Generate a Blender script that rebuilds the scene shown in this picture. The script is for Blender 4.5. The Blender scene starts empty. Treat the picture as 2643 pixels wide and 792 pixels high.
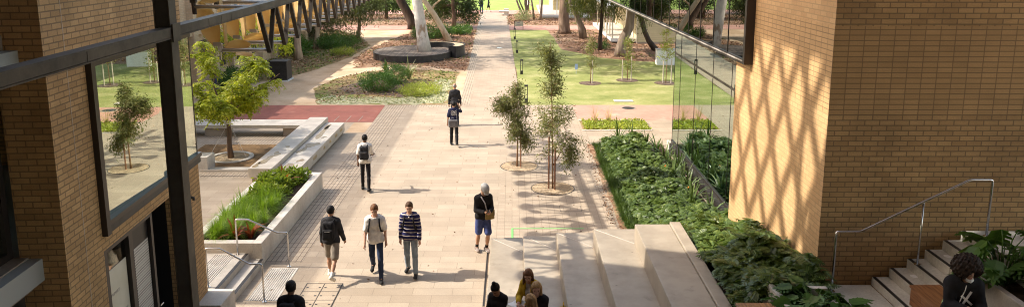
import bpy, math, random
import numpy as np
from mathutils import Vector, Matrix
R = math.radians
rng = np.random.default_rng(7)
random.seed(7)
scene = bpy.context.scene
COL = scene.collection

# ---------------------------------------------------------------- objects
def tag(o, label=None, cat=None, group=None, kind=None):
    if label: o['label'] = label
    if cat: o['category'] = cat
    if group: o['group'] = group
    if kind: o['kind'] = kind
    return o

def thing(name, label, cat, loc=(0, 0, 0), rz=0.0, group=None):
    o = bpy.data.objects.new(name, None)
    COL.objects.link(o)
    o.location = loc
    o.rotation_euler = (0, 0, rz)
    o.empty_display_size = 0.2
    return tag(o, label, cat, group)

def wmat(o):
    m = Matrix.Identity(4)
    while o is not None:
        m = (Matrix.Translation(o.location) @ o.rotation_euler.to_matrix().to_4x4()) @ m
        o = o.parent
    return m

def link(name, me, parent=None):
    o = bpy.data.objects.new(name, me)
    COL.objects.link(o)
    if parent is not None: o.parent = parent
    return o

def copy_tree(o, parent=None):
    c = o.copy(); COL.objects.link(c); c.parent = parent
    for ch in list(o.children): copy_tree(ch, c)
    return c

class MB:
    """collects shapes for ONE mesh object"""
    def __init__(s):
        s.v = []; s.f = []; s.m = []
    def add(s, verts, faces, mi=0):
        n = len(s.v)
        s.v.extend([tuple(map(float, p)) for p in verts])
        s.f.extend([tuple(i + n for i in f) for f in faces])
        s.m.extend([mi] * len(faces))
        return s
    def box(s, x0, x1, y0, y1, z0, z1, mi=0, rz=0.0, piv=None):
        P = [(x, y, z) for z in (z0, z1) for x, y in ((x0, y0), (x1, y0), (x1, y1), (x0, y1))]
        if rz:
            cx, cy = piv if piv else ((x0 + x1) / 2, (y0 + y1) / 2)
            c, q = math.cos(rz), math.sin(rz)
            P = [(cx + (x - cx) * c - (y - cy) * q, cy + (x - cx) * q + (y - cy) * c, z) for x, y, z in P]
        return s.add(P, [(3, 2, 1, 0), (4, 5, 6, 7), (0, 1, 5, 4), (1, 2, 6, 5), (2, 3, 7, 6), (3, 0, 4, 7)], mi)
    def prism(s, poly, z0, z1, mi=0, cap_bottom=True):
        n = len(poly)
        a = sum(poly[i][0] * poly[(i + 1) % n][1] - poly[(i + 1) % n][0] * poly[i][1] for i in range(n))
        if a < 0: poly = poly[::-1]
        V = [(x, y, z0) for x, y in poly] + [(x, y, z1) for x, y in poly]
        F = [(i, (i + 1) % n, n + (i + 1) % n, n + i) for i in range(n)] + [tuple(range(n, 2 * n))]
        if cap_bottom: F.append(tuple(range(n - 1, -1, -1)))
        return s.add(V, F, mi)
    def sheet(s, poly, z, mi=0):
        n = len(poly)
        a = sum(poly[i][0] * poly[(i + 1) % n][1] - poly[(i + 1) % n][0] * poly[i][1] for i in range(n))
        if a < 0: poly = poly[::-1]
        return s.add([(x, y, z) for x, y in poly], [tuple(range(n))], mi)
    def tube(s, pts, r, n=8, mi=0, cap=True):
        pts = [Vector(p) for p in pts]
        rs = r if isinstance(r, (list, tuple)) else [r] * len(pts)
        V = []; F = []
        up = None
        for i, p in enumerate(pts):
            t = (pts[min(i + 1, len(pts) - 1)] - pts[max(i - 1, 0)]).normalized()
            if up is None:
                up = Vector((0, 0, 1)) if abs(t.z) < .9 else Vector((1, 0, 0))
            a = t.cross(up)
            if a.length < 1e-5: a = t.cross(Vector((0, 1, 0)))
            a.normalize(); b = a.cross(t).normalized(); up = b
            for k in range(n):
                q = 2 * math.pi * k / n
                V.append(p + (a * math.cos(q) + b * math.sin(q)) * rs[i])
        for i in range(len(pts) - 1):
            for k in range(n):
                F.append((i * n + k, i * n + (k + 1) % n, (i + 1) * n + (k + 1) % n, (i + 1) * n + k))
        if cap:
            F.append(tuple(range(n - 1, -1, -1)))
            F.append(tuple((len(pts) - 1) * n + k for k in range(n)))
        return s.add(V, F, mi)
    def bar(s, p0, p1, w, h, mi=0):
        """rectangular bar between two points; w sideways, h in the other direction"""
        p0 = Vector(p0); p1 = Vector(p1); t = (p1 - p0).normalized()
        ref = Vector((1, 0, 0)) if abs(t.x) < .7 else Vector((0, 0, 1))
        a = (ref - t * ref.dot(t)).normalized(); b = t.cross(a)
        V = [p + a * (i * w / 2) + b * (j * h / 2) for p in (p0, p1) for i, j in ((-1, -1), (1, -1), (1, 1), (-1, 1))]
        return s.add(V, [(3, 2, 1, 0), (4, 5, 6, 7), (0, 1, 5, 4), (1, 2, 6, 5), (2, 3, 7, 6), (3, 0, 4, 7)], mi)
    def disc_ring(s, cx, cy, z0, z1, r0, r1, n=40, mi=0, a0=0.0, a1=2 * math.pi, ex=1.0, ey=1.0):
        full = abs(a1 - a0 - 2 * math.pi) < 1e-6
        m = n if full else n + 1
        A = [a0 + (a1 - a0) * i / n for i in range(m)]
        V = []
        for q in A:
            c, d = math.cos(q), math.sin(q)
            V += [(cx + r0 * c * ex, cy + r0 * d * ey, z0), (cx + r1 * c * ex, cy + r1 * d * ey, z0),
                  (cx + r1 * c * ex, cy + r1 * d * ey, z1), (cx + r0 * c * ex, cy + r0 * d * ey, z1)]
        F = []
        for i in range(n):
            j = (i + 1) % m
            for k in range(4):
                l = (k + 1) % 4
                F.append((i * 4 + k, j * 4 + k, j * 4 + l, i * 4 + l)[::-1])
        if not full:
            F.append((0, 1, 2, 3)); F.append(tuple(n * 4 + k for k in (3, 2, 1, 0)))
        return s.add(V, F, mi)
    def disc(s, cx, cy, z, r, n=40, mi=0, ey=1.0, jit=0.0):
        return s.sheet([(cx + r * (1 + jit * (random.random() - .5)) * math.cos(2 * math.pi * i / n),
                         cy + ey * r * (1 + jit * (random.random() - .5)) * math.sin(2 * math.pi * i / n)) for i in range(n)], z, mi)
    def build(s, name, mats, parent=None, world=False, smooth=False, bevel=0.0, uv=True, kind=None):
        V = np.array(s.v, dtype=np.float64)
        o = mesh_obj(name, V, s.f, mats, parent, world, smooth, uv, s.m)
        if bevel:
            b = o.modifiers.new('bevel', 'BEVEL'); b.width = bevel; b.segments = 2
            b.limit_method = 'ANGLE'; b.angle_limit = R(40)
        if kind: o['kind'] = kind
        return o

def mesh_obj(name, V, F, mats, parent=None, world=False, smooth=False, uv=True, midx=None):
    V = np.asarray(V, dtype=np.float64)
    me = bpy.data.meshes.new(name)
    W = V
    if world and parent is not None:
        M = np.array(wmat(parent).inverted())
        V = V @ M[:3, :3].T + M[:3, 3]
    me.from_pydata([tuple(p) for p in V.tolist()], [], F)
    if not isinstance(mats, (list, tuple)): mats = [mats]
    for m in mats: me.materials.append(m)
    if midx is not None and len(mats) > 1:
        me.polygons.foreach_set('material_index', np.array(midx, dtype=np.int32))
    me.update()
    if smooth:
        me.polygons.foreach_set('use_smooth', np.ones(len(me.polygons), dtype=bool))
    if uv:
        n = len(me.loops)
        li = np.empty(n, dtype=np.int32); me.loops.foreach_get('vertex_index', li)
        nrm = np.empty(len(me.polygons) * 3); me.polygons.foreach_get('normal', nrm); nrm = nrm.reshape(-1, 3)
        tot = np.empty(len(me.polygons), dtype=np.int32); me.polygons.foreach_get('loop_total', tot)
        fi = np.repeat(np.arange(len(tot)), tot)
        ax = np.argmax(np.abs(nrm) * [1, 1, 1.01], axis=1)[fi]
        P = V[li]
        U = np.where(ax == 0, P[:, 1], P[:, 0]); T = np.where(ax == 2, P[:, 1], P[:, 2])
        lay = me.uv_layers.new(name='UVMap')
        lay.data.foreach_set('uv', np.stack([U, T], 1).astype(np.float32).ravel())
    return link(name, me, parent)

def quads_obj(name, V, nq, mats, parent=None, midx=None, smooth=False):
    """fast: V is (nq*4,3), one quad per four vertices"""
    me = bpy.data.meshes.new(name)
    V = np.ascontiguousarray(V, dtype=np.float32)
    me.vertices.add(len(V)); me.vertices.foreach_set('co', V.ravel())
    me.loops.add(nq * 4); me.loops.foreach_set('vertex_index', np.arange(nq * 4, dtype=np.int32))
    me.polygons.add(nq)
    me.polygons.foreach_set('loop_start', np.arange(0, nq * 4, 4, dtype=np.int32))
    me.polygons.foreach_set('loop_total', np.full(nq, 4, dtype=np.int32))
    if not isinstance(mats, (list, tuple)): mats = [mats]
    for m in mats: me.materials.append(m)
    if midx is not None: me.polygons.foreach_set('material_index', np.asarray(midx, dtype=np.int32))
    me.update(calc_edges=True)
    return link(name, me, parent)

# ---------------------------------------------------------------- materials
def nt(name):
    m = bpy.data.materials.new(name); m.use_nodes = True
    t = m.node_tree; t.nodes.clear()
    return m, t, t.nodes, t.links

def N(ns, kind, **kw):
    n = ns.new(kind)
    for k, v in kw.items():
        if k in n.inputs: n.inputs[k].default_value = v
        else: setattr(n, k, v)
    return n

def rgba(c): return (c[0], c[1], c[2], 1.0)

def ramp(ns, stops, interp='LINEAR'):
    r = ns.new('ShaderNodeValToRGB'); e = r.color_ramp.elements
    r.color_ramp.interpolation = interp
    while len(e) < len(stops): e.new(0.5)
    for i, (p, c) in enumerate(stops):
        e[i].position = p; e[i].color = rgba(c)
    return r

def mix(ns, ls, fac, a, b, mode='MIX'):
    m = ns.new('ShaderNodeMix'); m.data_type = 'RGBA'; m.blend_type = mode
    for sock, v in ((m.inputs[0], fac), (m.inputs[6], a), (m.inputs[7], b)):
        if isinstance(v, (int, float)): sock.default_value = v
        elif isinstance(v, (tuple, list)): sock.default_value = rgba(v)
        else: ls.new(v, sock)
    return m.outputs[2]

def finish(m, ns, ls, col, rough=.7, bump=None, bstr=.3, bdist=.01, metal=0.0, spec=.4, rough_sock=None):
    b = ns.new('ShaderNodeBsdfPrincipled')
    if isinstance(col, (tuple, list)): b.inputs['Base Color'].default_value = rgba(col)
    else: ls.new(col, b.inputs['Base Color'])
    b.inputs['Roughness'].default_value = rough
    if rough_sock is not None: ls.new(rough_sock, b.inputs['Roughness'])
    b.inputs['Metallic'].default_value = metal
    b.inputs['Specular IOR Level'].default_value = spec
    if bump is not None:
        bp = ns.new('ShaderNodeBump'); bp.inputs['Strength'].default_value = bstr; bp.inputs['Distance'].default_value = bdist
        ls.new(bump, bp.inputs['Height']); ls.new(bp.outputs['Normal'], b.inputs['Normal'])
    o = ns.new('ShaderNodeOutputMaterial'); ls.new(b.outputs['BSDF'], o.inputs['Surface'])
    return m

def noisy(name, c1, c2, scale=6.0, rough=.7, bstr=.15, bdist=.01, metal=0.0, spec=.3, detail=6.0, lo=.35, hi=.65, fine=None, stretch=None, coord='Object'):
    m, t, ns, ls = nt(name)
    tc = ns.new('ShaderNodeTexCoord'); src = tc.outputs[coord]
    if stretch:
        mp = ns.new('ShaderNodeMapping'); mp.inputs['Scale'].default_value = stretch
        ls.new(src, mp.inputs['Vector']); src = mp.outputs['Vector']
    n1 = N(ns, 'ShaderNodeTexNoise', Scale=scale, Detail=detail, Roughness=.6); ls.new(src, n1.inputs['Vector'])
    r = ramp(ns, [(lo, c1), (hi, c2)]); ls.new(n1.outputs['Fac'], r.inputs['Fac'])
    col = r.outputs['Color']
    h = n1.outputs['Fac']
    if fine:
        n2 = N(ns, 'ShaderNodeTexNoise', Scale=fine, Detail=3.0); ls.new(src, n2.inputs['Vector'])
        r2 = ramp(ns, [(.3, (.88, .88, .88)), (.7, (1.08, 1.08, 1.08))]); ls.new(n2.outputs['Fac'], r2.inputs['Fac'])
        col = mix(ns, ls, 1.0, col, r2.outputs['Color'], 'MULTIPLY'); h = n2.outputs['Fac']
    return finish(m, ns, ls, col, rough, h, bstr, bdist, metal, spec)

def plain(name, c, rough=.5, metal=0.0, spec=.4):
    m, t, ns, ls = nt(name)
    return finish(m, ns, ls, c, rough, metal=metal, spec=spec)

def bricks(name, ca, cb, mortar, bw, bh, mw=.01, offset=.5, bstr=.5, bdist=.01, rough=.75, dirt=.25, extra=None, mscale=(1, 1, 1), grain=60.0, rot=0.0, spec=.3, smooth=.1, loc=(0, 0, 0)):
    m, t, ns, ls = nt(name)
    uv = ns.new('ShaderNodeUVMap'); uv.uv_map = 'UVMap'
    mp = ns.new('ShaderNodeMapping'); mp.inputs['Scale'].default_value = mscale; mp.inputs['Rotation'].default_value = (0, 0, rot)
    mp.inputs['Location'].default_value = loc
    ls.new(uv.outputs['UV'], mp.inputs['Vector'])
    b = N(ns, 'ShaderNodeTexBrick', Scale=1.0, offset=offset, offset_frequency=2, squash=1.0)
    b.inputs['Mortar Size'].default_value = mw; b.inputs['Mortar Smooth'].default_value = smooth; b.inputs['Bias'].default_value = 0.0
    b.inputs['Brick Width'].default_value = bw; b.inputs['Row Height'].default_value = bh
    b.inputs['Color1'].default_value = rgba(ca); b.inputs['Color2'].default_value = rgba(cb); b.inputs['Mortar'].default_value = rgba(mortar)
    ls.new(mp.outputs['Vector'], b.inputs['Vector'])
    n1 = N(ns, 'ShaderNodeTexNoise', Scale=.8, Detail=7.0, Roughness=.65); ls.new(uv.outputs['UV'], n1.inputs['Vector'])
    r1 = ramp(ns, [(.3, (1 - dirt,) * 3), (.65, (1 + dirt * .35,) * 3)]); ls.new(n1.outputs['Fac'], r1.inputs['Fac'])
    col = mix(ns, ls, 1.0, b.outputs['Color'], r1.outputs['Color'], 'MULTIPLY')
    n2 = N(ns, 'ShaderNodeTexNoise', Scale=grain, Detail=3.0); ls.new(uv.outputs['UV'], n2.inputs['Vector'])
    r2 = ramp(ns, [(.3, (.86,) * 3), (.7, (1.08,) * 3)]); ls.new(n2.outputs['Fac'], r2.inputs['Fac'])
    col = mix(ns, ls, 1.0, col, r2.outputs['Color'], 'MULTIPLY')
    if extra:   # large stains of another colour
        n3 = N(ns, 'ShaderNodeTexNoise', Scale=extra[1], Detail=6.0, Roughness=.7); ls.new(uv.outputs['UV'], n3.inputs['Vector'])
        r3 = ramp(ns, [(extra[2], (0, 0, 0)), (extra[3], (1, 1, 1))]); ls.new(n3.outputs['Fac'], r3.inputs['Fac'])
        col = mix(ns, ls, r3.outputs['Color'], col, extra[0])
    inv = N(ns, 'ShaderNodeMath', operation='SUBTRACT'); inv.inputs[0].default_value = 1.0; ls.new(b.outputs['Fac'], inv.inputs[1])
    ad = N(ns, 'ShaderNodeMath', operation='MULTIPLY_ADD'); ls.new(n2.outputs['Fac'], ad.inputs[0]); ad.inputs[1].default_value = .12; ls.new(inv.outputs[0], ad.inputs[2])
    return finish(m, ns, ls, col, rough, ad.outputs[0], bstr, bdist, 0, spec)

def leafmat(name, c1, c2, scale=1.2, trans=.35, rough=.45, c3=None, spec=.35):
    """foliage: per-leaf variation plus clump-scale variation, some light through the blade"""
    m, t, ns, ls = nt(name)
    g = ns.new('ShaderNodeNewGeometry'); tc = ns.new('ShaderNodeTexCoord')
    n1 = N(ns, 'ShaderNodeTexNoise', Scale=scale, Detail=2.0); ls.new(tc.outputs['Object'], n1.inputs['Vector'])
    a = N(ns, 'ShaderNodeMath', operation='MULTIPLY_ADD'); ls.new(g.outputs['Random Per Island'], a.inputs[0]); a.inputs[1].default_value = .55
    b_ = N(ns, 'ShaderNodeMath', operation='MULTIPLY_ADD'); ls.new(n1.outputs['Fac'], b_.inputs[0]); b_.inputs[1].default_value = 1.1; b_.inputs[2].default_value = -.32
    ls.new(b_.outputs[0], a.inputs[2])
    st = [(.0, c1), (1.0, c2)] if c3 is None else [(.0, c1), (.6, c2), (1.0, c3)]
    r = ramp(ns, st); ls.new(a.outputs[0], r.inputs['Fac'])
    p = ns.new('ShaderNodeBsdfPrincipled'); ls.new(r.outputs['Color'], p.inputs['Base Color'])
    p.inputs['Roughness'].default_value = rough; p.inputs['Specular IOR Level'].default_value = spec
    tr = ns.new('ShaderNodeBsdfTranslucent')
    tcx = mix(ns, ls, 1.0, r.outputs['Color'], (1.5, 1.55, .7), 'MULTIPLY'); ls.new(tcx, tr.inputs['Color'])
    ms = ns.new('ShaderNodeMixShader'); ms.inputs[0].default_value = trans
    ls.new(p.outputs[0], ms.inputs[1]); ls.new(tr.outputs[0], ms.inputs[2])
    o = ns.new('ShaderNodeOutputMaterial'); ls.new(ms.outputs[0], o.inputs['Surface'])
    return m

def glassmat(name, tint, refl, fac, rough=0.0):
    """window pane: clear tinted glass with a mirror-like sheet reflection"""
    m, t, ns, ls = nt(name)
    tr = ns.new('ShaderNodeBsdfTransparent'); tr.inputs['Color'].default_value = rgba(tint)
    gl = ns.new('ShaderNodeBsdfGlossy'); gl.inputs['Color'].default_value = rgba(refl); gl.inputs['Roughness'].default_value = rough
    ms = ns.new('ShaderNodeMixShader'); ms.inputs[0].default_value = fac
    ls.new(tr.outputs[0], ms.inputs[1]); ls.new(gl.outputs[0], ms.inputs[2])
    o = ns.new('ShaderNodeOutputMaterial'); ls.new(ms.outputs[0], o.inputs['Surface'])
    return m

def litter(name, base, stops, vs=14.0, patch=None):
    """ground with scattered flakes (leaves, chips): voronoi cells of several colours over soil"""
    m, t, ns, ls = nt(name)
    tc = ns.new('ShaderNodeTexCoord')
    v = N(ns, 'ShaderNodeTexVoronoi', Scale=vs); ls.new(tc.outputs['Object'], v.inputs['Vector'])
    sep = ns.new('ShaderNodeSeparateColor'); ls.new(v.outputs['Color'], sep.inputs[0])
    r = ramp(ns, stops, 'CONSTANT'); ls.new(sep.outputs[0], r.inputs['Fac'])
    n1 = N(ns, 'ShaderNodeTexNoise', Scale=.35, Detail=6.0, Roughness=.65); ls.new(tc.outputs['Object'], n1.inputs['Vector'])
    f = N(ns, 'ShaderNodeMath', operation='MULTIPLY_ADD'); ls.new(n1.outputs['Fac'], f.inputs[0]); f.inputs[1].default_value = 2.2; f.inputs[2].default_value = -.75; f.use_clamp = True
    n2 = N(ns, 'ShaderNodeTexNoise', Scale=2.2, Detail=9.0, Roughness=.75); ls.new(tc.outputs['Object'], n2.inputs['Vector'])
    r2 = ramp(ns, [(.36, tuple(x * .42 for x in base)), (.64, tuple(x * 1.45 for x in base))]); ls.new(n2.outputs['Fac'], r2.inputs['Fac'])
    col = mix(ns, ls, f.outputs[0], r2.outputs['Color'], r.outputs['Color'])
    if patch:
        n3 = N(ns, 'ShaderNodeTexNoise', Scale=patch[1], Detail=6.0, Roughness=.7); ls.new(tc.outputs['Object'], n3.inputs['Vector'])
        r3 = ramp(ns, [(patch[2], (0, 0, 0)), (patch[3], (1, 1, 1))]); ls.new(n3.outputs['Fac'], r3.inputs['Fac'])
        col = mix(ns, ls, r3.outputs['Color'], col, patch[0])
    return finish(m, ns, ls, col, .85, v.outputs['Distance'], .5, .02, 0, .15)

M = {}
# masonry
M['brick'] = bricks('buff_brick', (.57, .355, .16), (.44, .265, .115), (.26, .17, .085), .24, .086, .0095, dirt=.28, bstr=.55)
M['brick_lit'] = bricks('sunlit_brick_copy', (.57, .36, .17), (.50, .30, .135), (.40, .26, .125), .24, .086, .009, dirt=.15, bstr=.5)  # sunlit copy of the buff brick, joints lightened for the sun
M['brick_stack'] = bricks('stack_bond_brick', (.56, .345, .155), (.48, .295, .13), (.29, .185, .09), .24, .086, .008, offset=0.0, dirt=.15, bstr=.7)
M['brick_cream'] = bricks('cream_brick', (.66, .50, .33), (.58, .42, .26), (.52, .40, .27), .24, .086, .01, dirt=.25)
M['concrete'] = noisy('concrete', (.46, .41, .34), (.60, .54, .46), 1.6, .6, .08, .004, fine=45.0)
def stained(name, c1, c2, c3, rough):
    m, t, ns, ls = nt(name); tc = ns.new('ShaderNodeTexCoord')
    n1 = N(ns, 'ShaderNodeTexNoise', Scale=1.2, Detail=8.0, Roughness=.62); ls.new(tc.outputs['Object'], n1.inputs['Vector'])
    r = ramp(ns, [(.33, c1), (.62, c2)]); ls.new(n1.outputs['Fac'], r.inputs['Fac'])
    n2 = N(ns, 'ShaderNodeTexNoise', Scale=3.1, Detail=9.0, Roughness=.72); ls.new(tc.outputs['Object'], n2.inputs['Vector'])
    r2 = ramp(ns, [(.58, (0, 0, 0)), (.74, (.8, .8, .8))]); ls.new(n2.outputs['Fac'], r2.inputs['Fac'])
    col = mix(ns, ls, r2.outputs['Color'], r.outputs['Color'], c3)
    v = N(ns, 'ShaderNodeTexVoronoi', Scale=2.4); ls.new(tc.outputs['Object'], v.inputs['Vector'])
    r3 = ramp(ns, [(.035, (.62, .58, .52)), (.06, (1, 1, 1))]); ls.new(v.outputs['Distance'], r3.inputs['Fac'])
    col = mix(ns, ls, 1.0, col, r3.outputs['Color'], 'MULTIPLY')
    return finish(m, ns, ls, col, rough, n2.outputs['Fac'], .06, .004, 0, .4)
M['concrete_smooth'] = stained('polished_concrete', (.255, .205, .145), (.38, .315, .232), (.19, .152, .108), .42)
M['concrete_stair'] = noisy('pale_grey_concrete', (.46, .44, .38), (.60, .575, .50), 2.2, .6, .05, .003, fine=30.0)
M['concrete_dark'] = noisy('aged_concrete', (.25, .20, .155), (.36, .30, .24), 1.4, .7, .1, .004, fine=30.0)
M['render_white'] = noisy('pale_render', (.54, .48, .40), (.74, .69, .60), 1.7, .65, .05, .003, fine=40.0, detail=9.0, stretch=(1, 1, .45))
M['paver'] = bricks('large_paver', (.42, .337, .245), (.355, .28, .20), (.25, .19, .135), .9, .36, .0055, extra=((.34, .26, .18), .45, .56, .9), dirt=.14, bstr=.25, bdist=.004, rough=.7, grain=35.0)
M['sett'] = bricks('small_sett', (.42, .337, .245), (.365, .288, .208), (.26, .20, .14), .21, .115, .007, dirt=.14, bstr=.3, bdist=.004, rough=.7, offset=0.0, grain=35.0)
M['sett_line'] = bricks('lined_sett', (.46, .37, .27), (.40, .315, .225), (.085, .06, .042), .125, .30, .0085, dirt=.15, bstr=.35, bdist=.006, rough=.7, offset=0.0, grain=35.0)
M['path'] = bricks('path_paver', (.43, .335, .245), (.36, .275, .195), (.29, .22, .155), .42, .14, .007, dirt=.16, bstr=.25, bdist=.004, rough=.72, grain=35.0)
M['red'] = bricks('red_paver', (.345, .118, .084), (.285, .095, .067), (.29, .12, .09), .22, .11, .006, dirt=.22, bstr=.2, bdist=.004, extra=((.40, .22, .16), .55, .60, .85), grain=30.0)
M['pink'] = bricks('sunlit_pink_paver', (.52, .275, .205), (.465, .24, .175), (.43, .255, .19), .22, .11, .006, dirt=.18, bstr=.2, bdist=.004, extra=((.60, .44, .33), .7, .55, .8), grain=30.0)  # sunlit, washed-out copy of the red paver; also covers the pink cross paths
M['sand'] = noisy('compacted_sand', (.42, .29, .175), (.60, .45, .31), .5, .9, .2, .01, fine=26.0, spec=.1)
M['soil'] = noisy('dark_soil', (.05, .034, .022), (.11, .075, .05), 5.0, .9, .6, .02, fine=40.0, spec=.1)
M['gravel'] = litter('tree_pit_gravel', (.34, .25, .15), [(0, (.48, .37, .24)), (.3, (.30, .21, .13)), (.55, (.58, .47, .33)), (.8, (.22, .15, .09))], 30.0)
M['brown_gravel'] = litter('brown_gravel', (.23, .135, .062), [(0, (.26, .16, .075)), (.4, (.19, .11, .05)), (.8, (.32, .21, .11))], 26.0)
M['litter'] = litter('leaf_litter', (.22, .12, .07), [(0, (.30, .15, .085)), (.25, (.16, .08, .045)), (.45, (.42, .26, .16)), (.62, (.20, .10, .055)), (.8, (.50, .34, .22)), (.92, (.10, .055, .03))], 7.0, ((.37, .25, .16), .12, .50, .62))
M['bedfloor'] = litter('planted_bed_floor', (.25, .17, .08), [(0, (.33, .22, .12)), (.3, (.20, .19, .06)), (.5, (.40, .29, .17)), (.7, (.17, .12, .06)), (.85, (.24, .25, .08))], 9.0, ((.16, .19, .045), .45, .50, .62))
M['palebed'] = litter('silver_ground_cover', (.38, .36, .22), [(0, (.45, .43, .29)), (.3, (.30, .32, .15)), (.55, (.52, .46, .33)), (.8, (.27, .25, .13))], 9.0)
M['chips'] = litter('wood_chip', (.13, .09, .065), [(0, (.20, .15, .11)), (.3, (.09, .06, .045)), (.6, (.26, .20, .15)), (.8, (.07, .05, .035))], 13.0)

def grassmat(name, a, b, c):
    m, t, ns, ls = nt(name)
    tc = ns.new('ShaderNodeTexCoord')
    n1 = N(ns, 'ShaderNodeTexNoise', Scale=.55, Detail=6.0, Roughness=.65); ls.new(tc.outputs['Object'], n1.inputs['Vector'])
    mp = ns.new('ShaderNodeMapping'); mp.inputs['Scale'].default_value = (1.0, 2.2, 1); ls.new(tc.outputs['Object'], mp.inputs['Vector'])
    n2 = N(ns, 'ShaderNodeTexNoise', Scale=11.0, Detail=5.0, Roughness=.7); ls.new(mp.outputs['Vector'], n2.inputs['Vector'])
    f = N(ns, 'ShaderNodeMath', operation='MULTIPLY_ADD'); ls.new(n2.outputs['Fac'], f.inputs[0]); f.inputs[1].default_value = .55
    g = N(ns, 'ShaderNodeMath', operation='MULTIPLY_ADD'); ls.new(n1.outputs['Fac'], g.inputs[0]); g.inputs[1].default_value = .9; g.inputs[2].default_value = -.22
    ls.new(g.outputs[0], f.inputs[2])
    r = ramp(ns, [(.25, a), (.5, b), (.75, c)]); ls.new(f.outputs[0], r.inputs['Fac'])
    return finish(m, ns, ls, r.outputs['Color'], .9, n2.outputs['Fac'], .5, .03, 0, .1)
M['lawn'] = grassmat('lawn_grass', (.12, .155, .038), (.24, .255, .085), (.42, .38, .19))
M['oval'] = grassmat('oval_grass', (.19, .29, .055), (.25, .35, .08), (.33, .41, .12))
# metals, timber, paint
M['steel_dark'] = noisy('weathered_dark_steel', (.035, .028, .023), (.095, .078, .060), 2.2, .55, .1, .003, metal=.25, spec=.4, fine=30.0)
M['black'] = plain('black_paint', (.014, .013, .013), .45)
M['charcoal'] = noisy('charcoal_paint', (.03, .028, .027), (.05, .046, .043), 4.0, .5, .05)
M['frame'] = plain('bronze_window_frame', (.04, .032, .028), .4, .3)
def sailmat():
    m, t, ns, ls = nt('yellow_sail'); tc = ns.new('ShaderNodeTexCoord'); n1 = N(ns, 'ShaderNodeTexNoise', Scale=4.0, Detail=4.0); ls.new(tc.outputs['Object'], n1.inputs['Vector'])
    r = ramp(ns, [(.35, (.80, .60, .28)), (.65, (.86, .69, .37))]); ls.new(n1.outputs['Fac'], r.inputs['Fac'])
    p = ns.new('ShaderNodeBsdfPrincipled'); ls.new(r.outputs['Color'], p.inputs['Base Color']); p.inputs['Roughness'].default_value = .6
    tr = ns.new('ShaderNodeBsdfTranslucent'); ls.new(r.outputs['Color'], tr.inputs['Color'])
    ms = ns.new('ShaderNodeMixShader'); ms.inputs[0].default_value = .5; ls.new(p.outputs[0], ms.inputs[1]); ls.new(tr.outputs[0], ms.inputs[2])
    o = ns.new('ShaderNodeOutputMaterial'); ls.new(ms.outputs[0], o.inputs['Surface']); return m
M['sail'] = sailmat()
M['steel'] = plain('stainless_steel', (.62, .60, .57), .22, 1.0)
M['pipe'] = plain('galvanised_pipe', (.60, .56, .51), .42, .6)
M['deck'] = bricks('grey_timber_deck', (.25, .20, .16), (.155, .12, .095), (.035, .028, .022), 9.0, .115, .007, dirt=.3, bstr=.5, rot=math.pi / 2, rough=.8)
M['timber'] = noisy('oiled_timber', (.17, .065, .025), (.38, .175, .065), 3.5, .4, .06, .002, stretch=(9.0, .7, 9.0), detail=8.0, spec=.45)
M['timber_pale'] = noisy('pale_timber', (.44, .32, .19), (.58, .45, .29), 3.0, .6, .05, .002, stretch=(1, 8, 8))
M['weatherboard'] = bricks('cream_weatherboard', (.60, .52, .31), (.58, .50, .30), (.27, .22, .12), 40.0, .17, .012, dirt=.1, bstr=.6, bdist=.02, rough=.6, smooth=.6)
M['cream'] = noisy('cream_paint', (.62, .57, .43), (.68, .63, .50), 3.0, .5, .02)
M['perforated'] = bricks('perforated_panel', (.07, .065, .06), (.08, .075, .07), (.62, .58, .50), .042, .05, .013, dirt=.1, bstr=.3, offset=0.0)
M['white'] = noisy('white_paint', (.72, .71, .68), (.8, .79, .76), 3.0, .5, .02)
M['green_tape'] = plain('green_tape', (.16, .50, .12), .5)
M['text_dark'] = plain('grey_print', (.22, .18, .17), .6)
M['text_purple'] = plain('mauve_print', (.20, .13, .24), .6)
M['text_gold'] = noisy('gold_leaf_letter', (.42, .27, .06), (.52, .35, .09), 20.0, .4, .02, metal=.3)
M['puddle'] = noisy('damp_stain', (.27, .20, .125), (.34, .265, .17), 3.0, .25, .03, spec=.5)
M['roof'] = noisy('corrugated_roof', (.32, .30, .28), (.4, .38, .36), 2.0, .5, .1)
M['dark_room'] = plain('dark_interior', (.02, .019, .018), .8)
M['room'] = noisy('interior_wall', (.30, .33, .31), (.38, .41, .39), 2.0, .8, .02)
M['room_floor'] = plain('interior_floor', (.34, .35, .33), .5)
M['glass_left'] = glassmat('left_window_glass', (.70, .82, .76), (.88, .92, .83), .60)
M['glass_right'] = glassmat('shopfront_glass', (.42, .62, .54), (.82, .90, .82), .62)
M['glass_upper'] = glassmat('upper_glass', (.25, .28, .27), (.52, .53, .50), .72)
M['glass_door'] = glassmat('door_glass', (.8, .84, .8), (.8, .8, .75), .22)
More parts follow.
